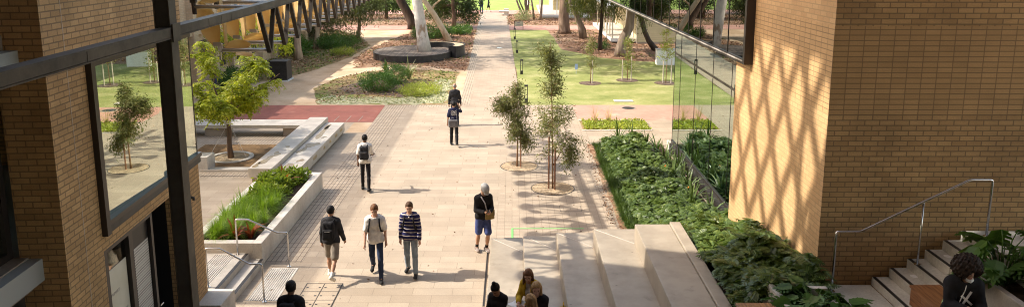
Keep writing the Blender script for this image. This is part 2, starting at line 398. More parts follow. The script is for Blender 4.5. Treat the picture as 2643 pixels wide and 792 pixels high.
# bark and leaves
M['bark_white'] = noisy('ghost_gum_bark', (.36, .25, .17), (.66, .60, .53), 1.6, .75, .15, .02, fine=9.0, lo=.36, hi=.44, stretch=(1, 1, .5))
M['bark_cream'] = noisy('cream_bark', (.36, .22, .12), (.62, .48, .33), 1.3, .75, .15, .02, fine=8.0, lo=.35, hi=.5, stretch=(1, 1, .5))
M['bark_dark'] = noisy('dark_bark', (.035, .023, .016), (.085, .058, .042), 3.0, .9, .8, .05, fine=9.0, stretch=(1, 1, .25))
M['bark_brown'] = noisy('brown_bark', (.10, .062, .042), (.23, .155, .11), 3.0, .9, .8, .05, fine=9.0, stretch=(1, 1, .22))
M['bark_grey'] = noisy('grey_brown_bark', (.14, .10, .07), (.29, .22, .165), 3.0, .9, .7, .04, fine=9.0, stretch=(1, 1, .25))
M['bark_paper'] = noisy('paper_bark', (.30, .20, .13), (.60, .46, .33), 3.0, .9, .6, .04, fine=9.0, stretch=(1, 1, .22))
M['twig'] = noisy('twig_bark', (.20, .11, .06), (.34, .21, .12), 8.0, .8, .2)
M['stake'] = noisy('red_brown_stake', (.17, .075, .04), (.27, .13, .07), 6.0, .7, .1, stretch=(6, 6, .6))
M['stake_pale'] = noisy('pale_stake', (.42, .36, .29), (.56, .49, .40), 6.0, .7, .1, stretch=(6, 6, .6))
M['lf_gum'] = leafmat('sapling_leaf', (.07, .085, .024), (.17, .18, .06), 2.4, .34, c3=(.46, .43, .22))
M['lf_robinia'] = leafmat('robinia_leaf', (.15, .20, .018), (.36, .39, .035), 1.3, .45, c3=(.66, .60, .08))
M['lf_dark'] = leafmat('dense_leaf', (.022, .042, .010), (.055, .085, .018), .8, .25, c3=(.15, .18, .04))
M['lf_droop'] = leafmat('weeping_leaf', (.045, .060, .014), (.11, .125, .028), .8, .35, c3=(.25, .235, .055))
M['lf_casu'] = leafmat('fine_foliage', (.045, .060, .022), (.10, .115, .04), .8, .3, c3=(.20, .19, .08))
M['lf_young'] = leafmat('young_leaf', (.08, .115, .025), (.19, .22, .05), 1.5, .35, c3=(.36, .36, .12))
M['lf_shrub'] = leafmat('shrub_leaf', (.035, .085, .014), (.075, .155, .026), 1.2, .25, c3=(.15, .26, .05))
M['lf_lime'] = leafmat('lime_leaf', (.19, .23, .035), (.32, .36, .065), 1.2, .35, c3=(.46, .46, .12))
M['lf_bed'] = leafmat('split_leaf', (.038, .065, .011), (.09, .14, .024), 2.2, .28, rough=.4, c3=(.24, .29, .07), spec=.45)
M['lf_strap'] = leafmat('strap_leaf', (.045, .075, .02), (.10, .15, .04), 1.4, .2, rough=.35, c3=(.22, .27, .09), spec=.5)
M['lf_grass'] = leafmat('tussock_blade', (.12, .21, .022), (.23, .35, .04), 1.4, .4, c3=(.40, .48, .09))
M['lf_mondo'] = leafmat('dark_blade', (.03, .058, .012), (.07, .115, .022), 1.4, .3, c3=(.12, .17, .035))
M['lf_leafy'] = leafmat('planter_leaf', (.10, .16, .02), (.20, .27, .035), 2.0, .35, c3=(.34, .38, .07))
M['lf_red'] = leafmat('red_leaf', (.13, .025, .018), (.30, .075, .03), 3.0, .35, c3=(.50, .27, .05))
M['lf_dry'] = leafmat('dry_blade', (.35, .27, .12), (.50, .41, .20), 2.0, .35)
M['lf_silver'] = leafmat('silver_leaf', (.22, .24, .12), (.36, .37, .22), 2.0, .25)
M['flower'] = plain('orange_flower', (.75, .22, .03), .5)
# ================================================================ GROUND AND PAVING
def ground_sheet(name, poly, z, mat, kind='structure'):
    return MB().sheet(poly, z).build(name, mat, kind=kind)
def rect(x0, x1, y0, y1): return [(x0, y0), (x1, y0), (x1, y1), (x0, y1)]
def wob(poly, amp=.12, step=.7):
    out = []
    n = len(poly)
    for i in range(n):
        a = Vector(poly[i]); b = Vector(poly[(i + 1) % n]); k = max(1, int((b - a).length / step))
        for j in range(k):
            p = a.lerp(b, j / k); out.append((p.x + random.uniform(-amp, amp), p.y + random.uniform(-amp, amp)))
    return out
ground_sheet('ground', rect(-500, 500, -60, 900), -.024, M['litter'])
ground_sheet('sandy_path', rect(-17.3, -2.6, 36.9, 73), -.016, M['sand'])
ground_sheet('leaf_covered_ground', wob([(-10.4, 49.2), (-7, 50.6), (-2.8, 48.0), (-3.3, 73), (-9.2, 73.2), (-10.2, 66), (-11, 60), (-11.3, 54)], .35), -.012, M['litter'])
ground_sheet('planting_bed_floor', wob([(-14.9, 43.7), (-13.55, 45.6), (-12.7, 48.6), (-11.7, 54), (-11.5, 61), (-13.5, 67.2), (-16.5, 72.6), (-40, 72.6), (-40, 43.5)], .08), -.008, M['bedfloor'])
bedC = wob([(-11.1, 41.5), (-9.8, 37.15), (-3.2, 37.1), (-3.36, 47.3), (-5.06, 48.3), (-7.6, 48.65), (-9.3, 47.4), (-10.67, 45)], .06)
ground_sheet('round_bed_floor', bedC, -.008, M['bedfloor'])
ground_sheet('wood_chip_mulch', wob([(-9.6, 41.3), (-8.2, 39.6), (-5.6, 39.2), (-4.4, 40.2), (-5.2, 43.2), (-7.4, 45.0), (-9.1, 44.0)], .3, .5), -.004, M['chips'])
ground_sheet('pale_ground_cover', wob([(-9.7, 37.2), (-3.3, 37.2), (-3.5, 44.5), (-4.6, 45), (-4.3, 40.5), (-5.8, 38.9), (-8.4, 39.0), (-9.8, 39.4)], .3, .5), -.001, M['palebed'])
ground_sheet('lawn', wob([(.47, 36.95), (24, 36.95), (24, 51.4), (10, 51.8), (8.5, 52.2), (6.1, 54.1), (4.95, 56.8), (3.85, 58.4), (3.7, 66.4), (3.4, 73), (-.25, 73), (.1, 55)], .05, 1.5), -.012, M['lawn'])
ground_sheet('oval', rect(-220, 220, 97.6, 420), -.012, M['oval'])
ground_sheet('red_cross_path', rect(-45, 40, 73.2, 77.4), -.006, M['pink'])
ground_sheet('far_red_path', rect(-60, 60, 91.5, 97.5), -.006, M['pink'])
ground_sheet('plaza', rect(-16, 15, -8, 37.0), -.004, M['paver'])
ground_sheet('small_paver_zone', [(-.98, 4), (3.16, 4), (3.16, 33.2), (.2, 33.2), (-.3, 26)], 0.0, M['sett'])
ground_sheet('lined_paver_band', rect(-6.24, -5.22, 17.66, 33.0), 0.0, M['sett_line'])
ground_sheet('lined_paver_strip', [(-6.24, 33.0), (-5.22, 33.0), (-5.22, 36.45), (-2.6, 36.45), (-2.6, 36.98), (-6.24, 36.98)], .001, M['sett_line'])
ground_sheet('courtyard_paver_band', rect(-8.62, -7.8, 17.7, 25.3), 0.0, M['sett_line'])
ground_sheet('courtyard_cross_band', rect(-13, -8.63, 24.75, 25.3), 0.0, M['sett_line'])
ground_sheet('courtyard_far_band', rect(-13.5, -8.65, 29.2, 31.0), 0.0, M['sett_line'])
ground_sheet('concrete_apron', rect(-7.08, -6.26, 31.15, 33.05), 0.002, M['sand'])
ground_sheet('red_path', [(-24, 33.15), (-6.26, 33.15), (-6.32, 36.92), (-24, 36.92)], .004, M['red'])
ground_sheet('sunlit_red_path', rect(3.02, 24, 33.52, 36.9), .004, M['pink'])
ground_sheet('long_path', [(-2.62, 36.9), (.44, 36.9), (-.63, 93), (-3.87, 93)], 0.0, M['path'])
ground_sheet('path_edge_band', [(-2.62, 36.99), (-2.12, 36.99), (-3.35, 93), (-3.87, 93)], .004, M['sett_line'])
ground_sheet('brown_gravel_bed', rect(-12.2, -8.7, 25.75, 29.15), .004, M['brown_gravel'])
MB().box(3.02, 6.02, 31.5, 31.62, -.02, .02).box(3.02, 6.02, 33.38, 33.5, -.02, .02).build('strip_edging', M['concrete'], kind='structure')
ground_sheet('strip_bed_soil', rect(3.05, 6.0, 31.63, 33.37), .004, M['bedfloor'])
ground_sheet('garden_bed_soil', [(3.14, 20.0), (5.95, 17.2), (5.95, 29.25), (3.12, 29.25)], .006, M['soil'])
ground_sheet('bed_leaf_edge', wob([(3.02, 19.5), (3.3, 19.5), (3.22, 29.2), (3.0, 29.2)], .05, .4), .009, M['litter'])
# sloping soil of the raised garden bed
MB().add([(3.46, 8, 1.95), (5.09, 8, 1.95), (5.09, 13, 1.85), (3.46, 13, 1.85), (5.09, 17.0, .95), (3.46, 17.0, .75), (5.98, 21, .02), (3.2, 20, .02)],
         [(0, 1, 2, 3), (3, 2, 4, 5), (5, 4, 6, 7)]).build('raised_bed_soil', M['soil'], kind='structure')
for i, (x, y, w, d, m) in enumerate([(-1.7, 64, .5, .5, 'steel')]): pass
# narrow slot drain beside the seating steps, small covers in the paving
def cover(name, label, x, y, w, d, mat, frame, z=.006):
    t = thing(name, label, 'drain cover', (x, y, 0))
    MB().box(-w / 2, w / 2, -d / 2, d / 2, -.02, z).build('plate', mat, t)
    b = MB()
    for a in ((-w / 2 - .012, -w / 2, -d / 2 - .012, d / 2 + .012), (w / 2, w / 2 + .012, -d / 2 - .012, d / 2 + .012), (-w / 2, w / 2, -d / 2 - .012, -d / 2), (-w / 2, w / 2, d / 2, d / 2 + .012)):
        b.box(*a, -.02, z + .002)
    b.build('rim', frame, t)
    return t
cover('slot_drain', 'long narrow black slot drain in the paving beside the concrete seating steps', -.62, 16.9, .022, 3.2, M['black'], M['steel_dark'])
cover('pit_cover', 'square paved access cover in the plaza between ringed saplings and seating steps', 1.75, 21.6, .62, .5, M['sett'], M['steel_dark'], .004)
cover('pit_cover', 'pale rectangular concrete cover set into the lawn edge', 5.72, 38.05, .95, .5, M['concrete'], M['concrete'], .01)
cover('pit_cover', 'small dark cover set in the long path near the lawn bollards', -1.0, 59.5, .35, .35, M['steel'], M['steel_dark'], .008)
t = thing('manhole_cover', 'round dark manhole cover on the sunlit red path', 'manhole cover', (5.7, 36.2, 0))
MB().disc(0, 0, .010, .30).build('lid', M['charcoal'], t); MB().disc_ring(0, 0, 0, .011, .31, .40).build('rim', M['concrete_dark'], t)
for i, (x, l) in enumerate([(-8.05, 'leftmost'), (-7.5, 'middle'), (-6.95, 'rightmost')]):
    o = MB().box(x - .02, x + .02, 33.35, 34.4, 0, .010, rz=-.0).build('trench_grate', M['concrete_dark'])
    tag(o, '%s of three short pale grate strips in the red path behind the concrete benches' % l, 'grate', 'grate strips in the red path')
# six panel service hatch
t = thing('service_hatch', 'paved service hatch of six framed panels set into the plaza floor', 'hatch', (-4.34, 15.8, 0))
b = MB(); f = MB(); h = MB()
for i in range(2):
    for j in range(3):
        x0, y0 = -.40 + i * .41, -.62 + j * .42
        b.box(x0, x0 + .385, y0, y0 + .395, -.02, .004)
        for dx in (.05, .33): h.box(x0 + dx - .025, x0 + dx + .025, y0 + .18, y0 + .22, .004, .0065)
for x in (-.425, -.013, .397): f.box(x, x + .022, -.645, .645, -.02, .0055)
for y in (-.645, -.224, .196, .62): f.box(-.405, .40, y, y + .02, -.02, .005)
b.build('panel', M['paver'], t); f.build('hatch_frame', M['steel_dark'], t); h.build('lifting_point', M['black'], t)
# tactile studs
def tactile(label, x0, x1, y0, y1, z):
    t = thing('tactile_pad', label, 'tactile paving', (x0, y0, z), group='tactile warning pads')
    MB().box(0, x1 - x0, 0, y1 - y0, -.01, .004).build('pad', M['render_white'], t)
    V = []; F = []
    n = 8
    for i in range(int((x1 - x0) / .052)):
        for j in range(int((y1 - y0) / .052)):
            cx, cy = .026 + i * .052, .026 + j * .052; o = len(V)
            for rr, zz in ((.0165, .004), (.012, .009)):
                for k in range(n): V.append((cx + rr * math.cos(k * math.pi / 4), cy + rr * math.sin(k * math.pi / 4), zz))
            F += [(o + k, o + (k + 1) % n, o + n + (k + 1) % n, o + n + k) for k in range(n)] + [tuple(o + n + k for k in range(n))]
    mesh_obj('studs', V, F, M['charcoal'], t, uv=False)
tactile('tactile pad with dark studs on the plaza below the two steps', -5.86, -5.2, 15.55, 17.3, 0)
tactile('tactile pad with dark studs on the landing above the two steps', -7.25, -6.72, 15.72, 17.4, .3)
# green tape marking on the paving
tag(MB().box(-.02, .035, 19.2, 19.97, 0, .006).box(.036, 2.0, 19.93, 19.97, 0, .006).build('tape_marking', M['green_tape']), 'thin green tape line turning a corner on the paving behind the seating steps', 'tape line')

# ================================================================ STEPS, SEATING, PLANTERS
t = thing('seating_steps', 'broad pale concrete amphitheatre seating of five terraces rising beside the garden bed', 'seating steps', (0, 14, 0))
XK = [-.53, .27, 1.01, 1.76, 2.51]; YK = [18.18, 17.26, 16.38, 15.52, 14.69]
for k in range(5):
    x1 = 3.44 if k < 4 else 3.22
    MB().box(XK[k], x1, 4.0, YK[k], .42 * k - (.03 if k == 0 else 0), .42 * (k + 1)).build('terrace', M['concrete_smooth'], t, world=True, bevel=.012)
    b = MB()
    if k < 4: b.bar((XK[k] + .02, YK[k] - .02, .42 * (k + 1) + .002), (XK[k + 1] + .02, YK[k + 1] - .02, .42 * (k + 1) + .002), .018, .006)
    if k < 4: b.build('joint', M['concrete'], t, world=True)
MB().box(3.225, 3.44, 4.0, 14.72, 1.68, 2.14).build('kerb', M['concrete_smooth'], t, world=True, bevel=.012)
MB().box(-.20, .262, YK[0] + .002, YK[0] + .03, .36, .415).build('gap_trim', M['charcoal'], t, world=True)

# upper landing and stair against the right brick wing
t = thing('stair', 'concrete stair with black nosings rising along the shaded brick wall', 'stairs', (6.0, 11.0, 2.1))
MB().box(5.09, 6.0, 6.0, 11.84, 1.2, 2.1).box(3.445, 5.085, 4.0, 9.4, 1.2, 2.1).box(6.0, 9.0, 4.0, 9.0, 1.2, 2.1).build('landing', M['concrete_stair'], t, world=True)
XS = [6.01, 6.29, 6.57, 6.85, 7.13, 7.42]
for i, x in enumerate(XS):
    z = 2.245 + i * .161
    x1 = XS[i + 1] if i < 5 else 16.0
    MB().box(x, x1, 9.0 if i < 3 else (11.12 if i < 5 else 8.0), 11.84, 2.1, z).build('step' if i < 5 else 'upper_landing', M['concrete_stair'], t, world=True, bevel=.006)
    MB().box(x + .002, x + .062, 9.02 if i < 3 else (11.13 if i < 5 else 8.02), 11.83, z, z + .005).build('nosing', M['black'], t, world=True)
MB().disc(6.52, 11.5, 2.245 + .161 + .003, .06, 20).disc(7.06, 11.55, 2.245 + .161 * 3 + .003, .06, 20).build('floor_marker', M['white'], t, world=True)
t = thing('handrail', 'tall polished steel handrail following the stair along the shaded brick wall', 'handrail', (5.25, 11.6, 2.1))
def arc_rail(pts, rr=.05):
    out = []
    for i, p in enumerate(pts):
        p = Vector(p)
        if i in (0, len(pts) - 1): out.append(p); continue
        a = (Vector(pts[i - 1]) - p).normalized(); b = (Vector(pts[i + 1]) - p).normalized()
        for q in range(5):
            s = q / 4
            out.append(p + a * rr * (1 - s) ** 2 + b * rr * s ** 2)
    return out
MB().tube(arc_rail([(5.25, 11.6, 2.1), (5.25, 11.6, 3.13), (5.64, 11.6, 3.13), (7.32, 11.6, 4.0), (7.68, 11.6, 4.0), (7.68, 11.6, 3.06)]), .021, 10).build('rail', M['steel'], t, world=True, smooth=True)
MB().tube([(6.61, 11.6, 2.57), (6.61, 11.6, 3.62)], .017, 10).build('post', M['steel'], t, world=True, smooth=True)
for x, z in ((5.25, 2.1), (6.61, 2.567), (7.68, 3.05)):
    MB().tube([(x, 11.6, z), (x, 11.6, z + .012)], .05, 16).build('base_plate', M['steel'], t, world=True)

# left steps between cheek block and planter
t = thing('entry_steps', 'two low concrete steps with dark nosings beside the white planter wall', 'steps', (-6.3, 16.6, 0))
MB().box(-9.5, -6.45, 15.22, 17.5, -.02, .3).build('landing', M['concrete'], t, world=True, bevel=.005)
MB().box(-6.448, -6.10, 15.5, 17.5, -.02, .15).build('step', M['concrete'], t, world=True, bevel=.005)
MB().box(-6.53, -6.455, 15.5, 17.48, .3, .306).build('nosing', M['charcoal'], t, world=True)
MB().box(-6.18, -6.105, 15.5, 17.48, .15, .156).build('nosing', M['charcoal'], t, world=True)
t = thing('cheek_block', 'low pale concrete block at the bottom of the left brick building corner', 'concrete block', (-6.25, 14.6, 0))
MB().box(-6.75, -5.97, 14.42, 15.21, -.02, .45).build('block', M['concrete'], t, world=True, bevel=.01)
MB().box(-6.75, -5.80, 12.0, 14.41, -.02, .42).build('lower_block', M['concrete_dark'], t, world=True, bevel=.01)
def small_rail(label, y, yb):
    t = thing('handrail', label, 'handrail', (-6.7, y, .3), group='handrails on the two entry steps')
    z = .3
    MB().tube(arc_rail([(-6.70, y, .3), (-6.70, y, 1.20), (-6.40, y, 1.20), (-5.72, yb, .88), (-5.45, yb, .88), (-5.45, yb, 0)]), .02, 10).build('rail', M['steel'], t, world=True, smooth=True)
    MB().tube([(-6.70, y, .3), (-6.70, y, .31)], .045, 14).tube([(-5.45, yb, 0), (-5.45, yb, .012)], .045, 14).build('base_plate', M['steel'], t, world=True)
small_rail('bent stainless steel handrail against the grassy planter end', 17.42, 17.38)
small_rail('bent stainless steel handrail beside the brick corner, nearest the camera', 15.6, 15.5)

t = thing('planter', 'long white rendered planter wall filled with grasses and leafy plants', 'planter', (-6.9, 20.3, 0))
for nm, a in (('wall', (-6.36, -6.13, 17.5, 23.5)), ('wall', (-8.0, -6.361, 17.5, 17.72)), ('wall', (-8.0, -7.78, 17.721, 23.5)), ('wall', (-7.779, -6.361, 23.28, 23.5))):
    MB().box(*a, -.02, .56).build(nm, M['render_white'], t, world=True, bevel=.008)
MB().box(-7.78, -6.36, 17.72, 23.28, .3, .44).build('soil', M['soil'], t, world=True)

# concrete benches in the courtyard
t = thing('long_bench', 'long flat concrete bench slab on block legs behind the tied young tree', 'bench', (-10.8, 30.9, 0))
MB().box(-14.5, -8.62, 30.42, 31.5, .36, .50).build('seat', M['concrete'], t, world=True, bevel=.012)
for x0, x1 in ((-9.5, -8.75), (-12.75, -11.9)):
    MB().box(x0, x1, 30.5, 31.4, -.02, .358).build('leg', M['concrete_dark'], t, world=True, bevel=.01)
t = thing('concrete_bench', 'tall narrow concrete bench with damp stains, joined to the long slab', 'bench', (-8.1, 27.3, 0))
b = MB()
for y0, y1 in ((23.7, 26.0), (26.006, 28.4), (28.406, 31.4)): b.box(-8.60, -7.83, y0, y1, .30, .62)
b.build('seat', M['concrete'], t, world=True, bevel=.012)
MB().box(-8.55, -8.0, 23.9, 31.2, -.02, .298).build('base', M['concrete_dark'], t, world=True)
def stain(cx, cy, rx, ry, z, seed):
    r = random.Random(seed); n = 26; ph = [r.uniform(0, 6.28) for _ in range(4)]
    return [(cx + rx * math.cos(a) * (1 + .28 * math.sin(2 * a + ph[0]) + .18 * math.sin(3 * a + ph[1]) + .1 * math.sin(7 * a + ph[2])),
             cy + ry * math.sin(a) * (1 + .28 * math.sin(2 * a + ph[0]) + .18 * math.sin(3 * a + ph[1]))) for a in [2 * math.pi * i / n for i in range(n)]]
for q in ((-8.33, 24.7, .15, .45), (-8.2, 25.5, .12, .3), (-8.12, 26.5, .1, .12), (-8.45, 24.1, .1, .25)): MB().sheet(stain(*q, 0, q[1]), .6225).build('damp_stain', M['puddle'], t, world=True)
t = thing('low_bench', 'lower wide concrete bench block with gold lettering on its side', 'bench', (-7.4, 27.8, 0))
b = MB()
for y0, y1 in ((23.85, 25.9), (25.908, 28.2), (28.208, 31.05)): b.box(-7.80, -7.06, y0, y1, .1, .47)
b.build('seat', M['concrete'], t, world=True, bevel=.012)
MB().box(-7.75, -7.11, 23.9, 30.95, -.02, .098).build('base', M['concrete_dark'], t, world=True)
for q in ((-7.55, 29.2, .13, .9), (-7.45, 27.3, .2, .38), (-7.62, 26.6, .12, .4), (-7.3, 25.2, .1, .2), (-7.5, 24.5, .15, .3), (-7.3, 28.5, .1, .12), (-7.6, 30.3, .12, .35)): MB().sheet(stain(*q, 0, q[1]), .4725).build('damp_stain', M['puddle'], t, world=True)
def text(name, body, size, loc, mat, parent, rot=(math.pi / 2, 0, math.pi / 2), world=True, align='LEFT', ext=.002, sx=1.0):
    c = bpy.data.curves.new(name, 'FONT'); c.body = body; c.size = size; c.extrude = ext; c.align_x = align; c.materials.append(mat)
    tmp = bpy.data.objects.new(name + '_tmp', c); COL.objects.link(tmp)
    bpy.context.view_layer.update()
    me = bpy.data.meshes.new_from_object(tmp.evaluated_get(bpy.context.evaluated_depsgraph_get()))
    bpy.data.objects.remove(tmp)
    o = link(name, me, parent)
    o.location = (wmat(parent).inverted() @ Vector(loc)) if world else loc
    o.rotation_euler = rot; o.scale = (sx, 1, 1)
    return o
for s, y in (('NORTH', 25.95), ('CIVIL', 27.4), ('HALL', 28.35), ('SOCIAL', 29.25), ('STUDIES', 30.1)):
    text('lettering', s, .17, (-7.058, y, .24), M['text_gold'], t, sx=.8)
o = MB().box(-10.9, -8.75, 25.4, 25.74, -.02, .08).build('low_kerb', M['concrete'], bevel=.01)
tag(o, 'low flat concrete kerb in front of the gravel square with the tied tree', 'kerb')
o = MB().box(-11.2, -10.62, 25.42, 26.1, -.02, .52).build('white_block', M['render_white'], bevel=.012)
tag(o, 'small white rendered block next to the brick building corner', 'block')

# ================================================================ LEFT BRICK BUILDING (own axes: x out of its wall, y along it)
LB = thing('brick_building', 'buff brick building on the left with a large window and recessed doors', 'building', (-6.5, 15.1, 0), R(3.27))
def lb(name, *boxes, mat='brick', bevel=0): 
    b = MB()
    for q in boxes: b.box(*q)
    return b.build(name, M[mat], LB, bevel=bevel)
TOP = 9.0
lb('wall', (-.30, 0, -5.2, -4.16, -.02, TOP), (-.30, 0, -4.16, -.36, 5.99, TOP), (-.30, 0, -4.16, -.001, 3.06, 3.42), (-.30, 0, -1.05, -.001, -.02, 3.06))
lb('return_wall', (-.62, -.302, -5.2, -4.9, -.02, TOP))
lb('end_wall', (-7.0, -.302, -.35, -.06, -.02, TOP))
lb('expansion_joint', (.0, .002, -4.66, -4.652, 0, TOP), mat='concrete')
lb('recess_wall', (-.95, -.62, -12, -5.2, 6.58, 7.0), mat='concrete_dark')
lb('spandrel', (-.95, -.50, -12, -5.205, 6.06, 6.50), (-.95, -.50, -12, -5.205, 2.93, 3.42), mat='concrete_dark')
lb('recess_frame', (-.80, -.70, -5.32, -5.205, 3.42, 6.06), (-.80, -.70, -12, -5.32, 3.42, 3.52), (-.80, -.70, -12, -5.32, 5.96, 6.06), (-.80, -.70, -6.35, -6.28, 3.52, 5.96),
   (-.80, -.70, -5.32, -5.205, 6.50, TOP), (-.80, -.70, -5.32, -5.205, .0, 2.93), (-.80, -.70, -12, -5.32, 2.75, 2.93), (-.79, -.71, -5.86, -5.74, 0, 2.75), mat='frame')
lb('recess_glass', (-.765, -.755, -12, -5.32, 3.52, 5.96), (-.765, -.755, -12, -5.32, 6.6, TOP), mat='glass_left')
lb('recess_door_glass', (-.765, -.755, -12, -5.32, .05, 2.75), mat='dark_room')
lb('interior_back', (-7.0, -6.9, -12, -.4, 0, TOP), mat='room')
lb('interior_floor', (-6.9, -.32, -11.9, -.4, 3.08, 3.40), mat='room_floor')
lb('interior_ceiling', (-6.9, -.32, -11.9, -.4, 6.05, 6.3), mat='room')
lb('ground_floor', (-6.9, -.32, -11.9, -.4, 0.0, .28), mat='room_floor')
lb('roof_slab', (-7.2, -.31, -12, -.36, TOP + .002, TOP + .3), mat='concrete_dark')
# big window
W_ = lb('window_frame', (-.12, .09, -4.16, -4.04, 3.30, 5.985), (-.12, .06, -4.04, -.06, 5.90, 5.985), (-.06, .012, -1.765, -1.755, 3.47, 5.9), (-.06, .02, -.06, -.025, 3.47, 5.985), mat='frame')
lb('window_sill', (-.2, .07, -4.04, .06, 3.422, 3.50), mat='frame')
lb('window_apron', (.001, .05, -4.04, .03, 3.30, 3.42), mat='charcoal')
for y0, y1 in ((-4.04, -1.77), (-1.75, -.06)):
    MB().box(-.024, -.016, y0, y1, 3.50, 5.9, rz=R(-2.0)).build('window_pane', M['glass_left'], LB)
lb('window_pane', (-3.0, -.12, -.045, -.037, 3.50, 5.9), mat='glass_left')
# doors
lb('door_frame', (-.16, -.02, -4.16, -4.02, .28, 3.055), (-.16, -.02, -3.28, -3.14, .28, 3.055), (-.16, -.02, -4.02, -3.28, 2.98, 3.055), (-.16, -.02, -2.42, -2.34, .28, 3.055), (-.16, -.02, -3.14, -2.42, 2.99, 3.055), mat='frame')
lb('door_glass', (-.10, -.09, -4.02, -3.28, .3, 2.98), mat='glass_door')
lb('door_poster', (-.088, -.082, -3.99, -3.31, .35, 2.62), mat='cream')
lb('perforated_panel', (-.10, -.08, -3.13, -2.44, .3, 2.62), mat='perforated')
lb('panel_transom', (-.10, -.08, -3.13, -2.44, 2.62, 2.98), mat='black')
lb('door_recess', (-1.5, -1.45, -4.15, -1.05, .28, 3.06), (-1.45, -.3, -1.049, -1.0, .28, 3.06), (-1.45, -.32, -4.1, -1.05, 3.0, 3.05), mat='black')
b = MB(); b.tube([(-.10, -2.30, 1.25), (-.02, -2.30, 1.25), (-.02, -2.18, 1.25)], .012, 8).box(-.13, -.10, -2.33, -2.27, 1.1, 1.42); b.build('door_handle', M['steel'], LB)
for s, y, z, sz, m in (('PRIMARY', -3.9, 2.18, .07, 'text_dark'), ('SKINS CONTRACTING', -3.97, 1.78, .058, 'text_dark'), ('ARE WORKING WITH', -3.97, 1.66, .058, 'text_dark'),
                       ('WESTERN', -3.82, 1.36, .075, 'text_purple'), ('AUSTRALIA', -3.82, 1.28, .075, 'text_purple'), ('MINI COFFEE', -3.8, 1.02, .07, 'text_dark')):
    text('poster_lettering', s, sz, (-.081, y, z), M[m], LB, world=False, ext=.0005)
b = MB(); b.prism([(-3.95, 1.42), (-3.86, 1.42), (-3.86, 1.33), (-3.905, 1.27), (-3.95, 1.33)], 0, .001)
b.v = [(-.0815 + z, x, y) for x, y, z in b.v]; b.build('poster_crest', M['text_purple'], LB)
b = MB(); b.tube([(.0, -.55, 2.72), (.06, -.55, 2.70), (.06, -.55, 2.66)], .03, 10); b.build('security_camera', M['charcoal'], LB)
# round table and blind inside the big window
t = thing('round_table', 'round pale table seen through the reflections of the large left window', 'table', (-7.55, 12.55, 3.4))
MB().disc_ring(0, 0, .72, .75, 0.0, .60).build('tabletop', M['white'], t); MB().tube([(0, 0, .02), (0, 0, .72)], .04, 12).build('pedestal', M['steel'], t); MB().disc_ring(0, 0, 0, .02, 0, .3).build('foot', M['steel'], t)

# ================================================================ DARK STEEL SHADE CANOPY WITH YELLOW SAILS
CA = thing('shade_canopy', 'dark steel canopy truss with galvanised pipes and yellow leaf shaped sails', 'canopy', (-4.2, 9.25, 0), R(3.27))
YB0, YB1 = -8.0, 23.0
MB().box(-.07, .07, YB0, YB1, 6.56, 6.665).build('beam', M['steel_dark'], CA, bevel=.006)
MB().box(-.075, .075, YB0, YB1, 6.6655, 6.68).box(-.075, .075, YB0, YB1, 6.545, 6.5595).build('beam_flange', M['steel_dark'], CA)
for y in (-2.2, 1.2, 1.75, 2.2): MB().box(.0701, .0735, y, y + .02, 6.562, 6.663).build('splice_plate', M['steel_dark'], CA)
MB().box(-.115, .04, -.12, .09, -.02, 10.4).build('post', M['charcoal'], CA, bevel=.006)
MB().box(.041, .055, -.125, .095, -.02, 10.4).box(-.13, -.116, -.125, .095, -.02, 10.4).build('post_flange', M['steel_dark'], CA)
MB().box(.076, .09, -.14, .11, 6.50, 6.72).build('gusset', M['steel_dark'], CA)
def sail_mesh(L, W, bow=.05, n=9):
    V = []; F = []
    for i in range(n + 1):
        s = i / n; w = W * (max(0, math.sin(math.pi * (s * .93 + .04))) ** .75) / 2
        for k in (-1, -.5, 0, .5, 1): V.append((k * w, bow * (1 - k * k) + .02 * math.sin(s * 3), s * L))
    for i in range(n):
        for k in range(4):
            F.append((i * 5 + k, i * 5 + k + 1, i * 5 + k + 6, i * 5 + k + 5))
    m = len(V); V2 = [(x, y + .006, z) for x, y, z in V]
    V = V + V2; F = F + [tuple(m + q for q in f[::-1]) for f in F]
    return V, F
SV, SF = sail_mesh(.86, .36); S2V, S2F = sail_mesh(.46, .24)
def mesh_of(V, F, name, mat):
    o = mesh_obj(name, V, F, M[mat], CA, smooth=True, uv=False); return o
proto = []
def sail(loc, rx, ry, rz, big=True):
    if len(proto) < 2 and (big and not any(p.name.startswith('sail') and p['big'] for p in proto) or (not big and not any(not p['big'] for p in proto))):
        o = mesh_of(SV if big else S2V, SF if big else S2F, 'sail', 'sail'); o['big'] = big; proto.append(o)
    else:
        src = [p for p in proto if p['big'] == big][0]
        o = src.copy(); COL.objects.link(o)
    o.location = loc; o.rotation_mode = 'XYZ'; o.rotation_euler = (rx, ry, rz)
    return o
NODES = [4.55 + 1.17 * i for i in range(15)]
for i, y in enumerate(NODES):
    MB().bar((0, y - .56, 6.55), (0, y, 5.76), .075, .055).build('strut', M['steel_dark'], CA)
    MB().bar((.0, y + .44, 6.55), (.0, y + .07, 5.78), .075, .055).build('strut', M['steel_dark'], CA)
    MB().tube([(-.88, y, 5.80), (.0, y, 5.80)], .034, 10).build('lower_pipe', M['pipe'], CA, smooth=True)
    b = MB(); b.tube([(-.88, y, 5.78), (-.88, y, 5.92)], .045, 8); b.box(-.99, -.85, y - .05, y - .03, 5.88, 5.95); b.tube([(-.88, y, 5.78), (-.88, y, 5.62)], .012, 6); b.build('bracket', M['pipe'], CA)
    sail((-.94, y - .03, 5.88), R(-4), R(-17), R(10 + random.uniform(-6, 6)))
    sail((-.82, y + .05, 5.88), R(4), R(10), R(-62 + random.uniform(-8, 8)))
    if i < 12: sail((-.82, y + .02, 5.84), 0, R(84), R(12), False)
    if 1 <= i < 8: sail((-.85, y - .35, 5.60), R(90), 0, R(35 + 20 * (i % 2)), False) if i % 3 == 1 else None
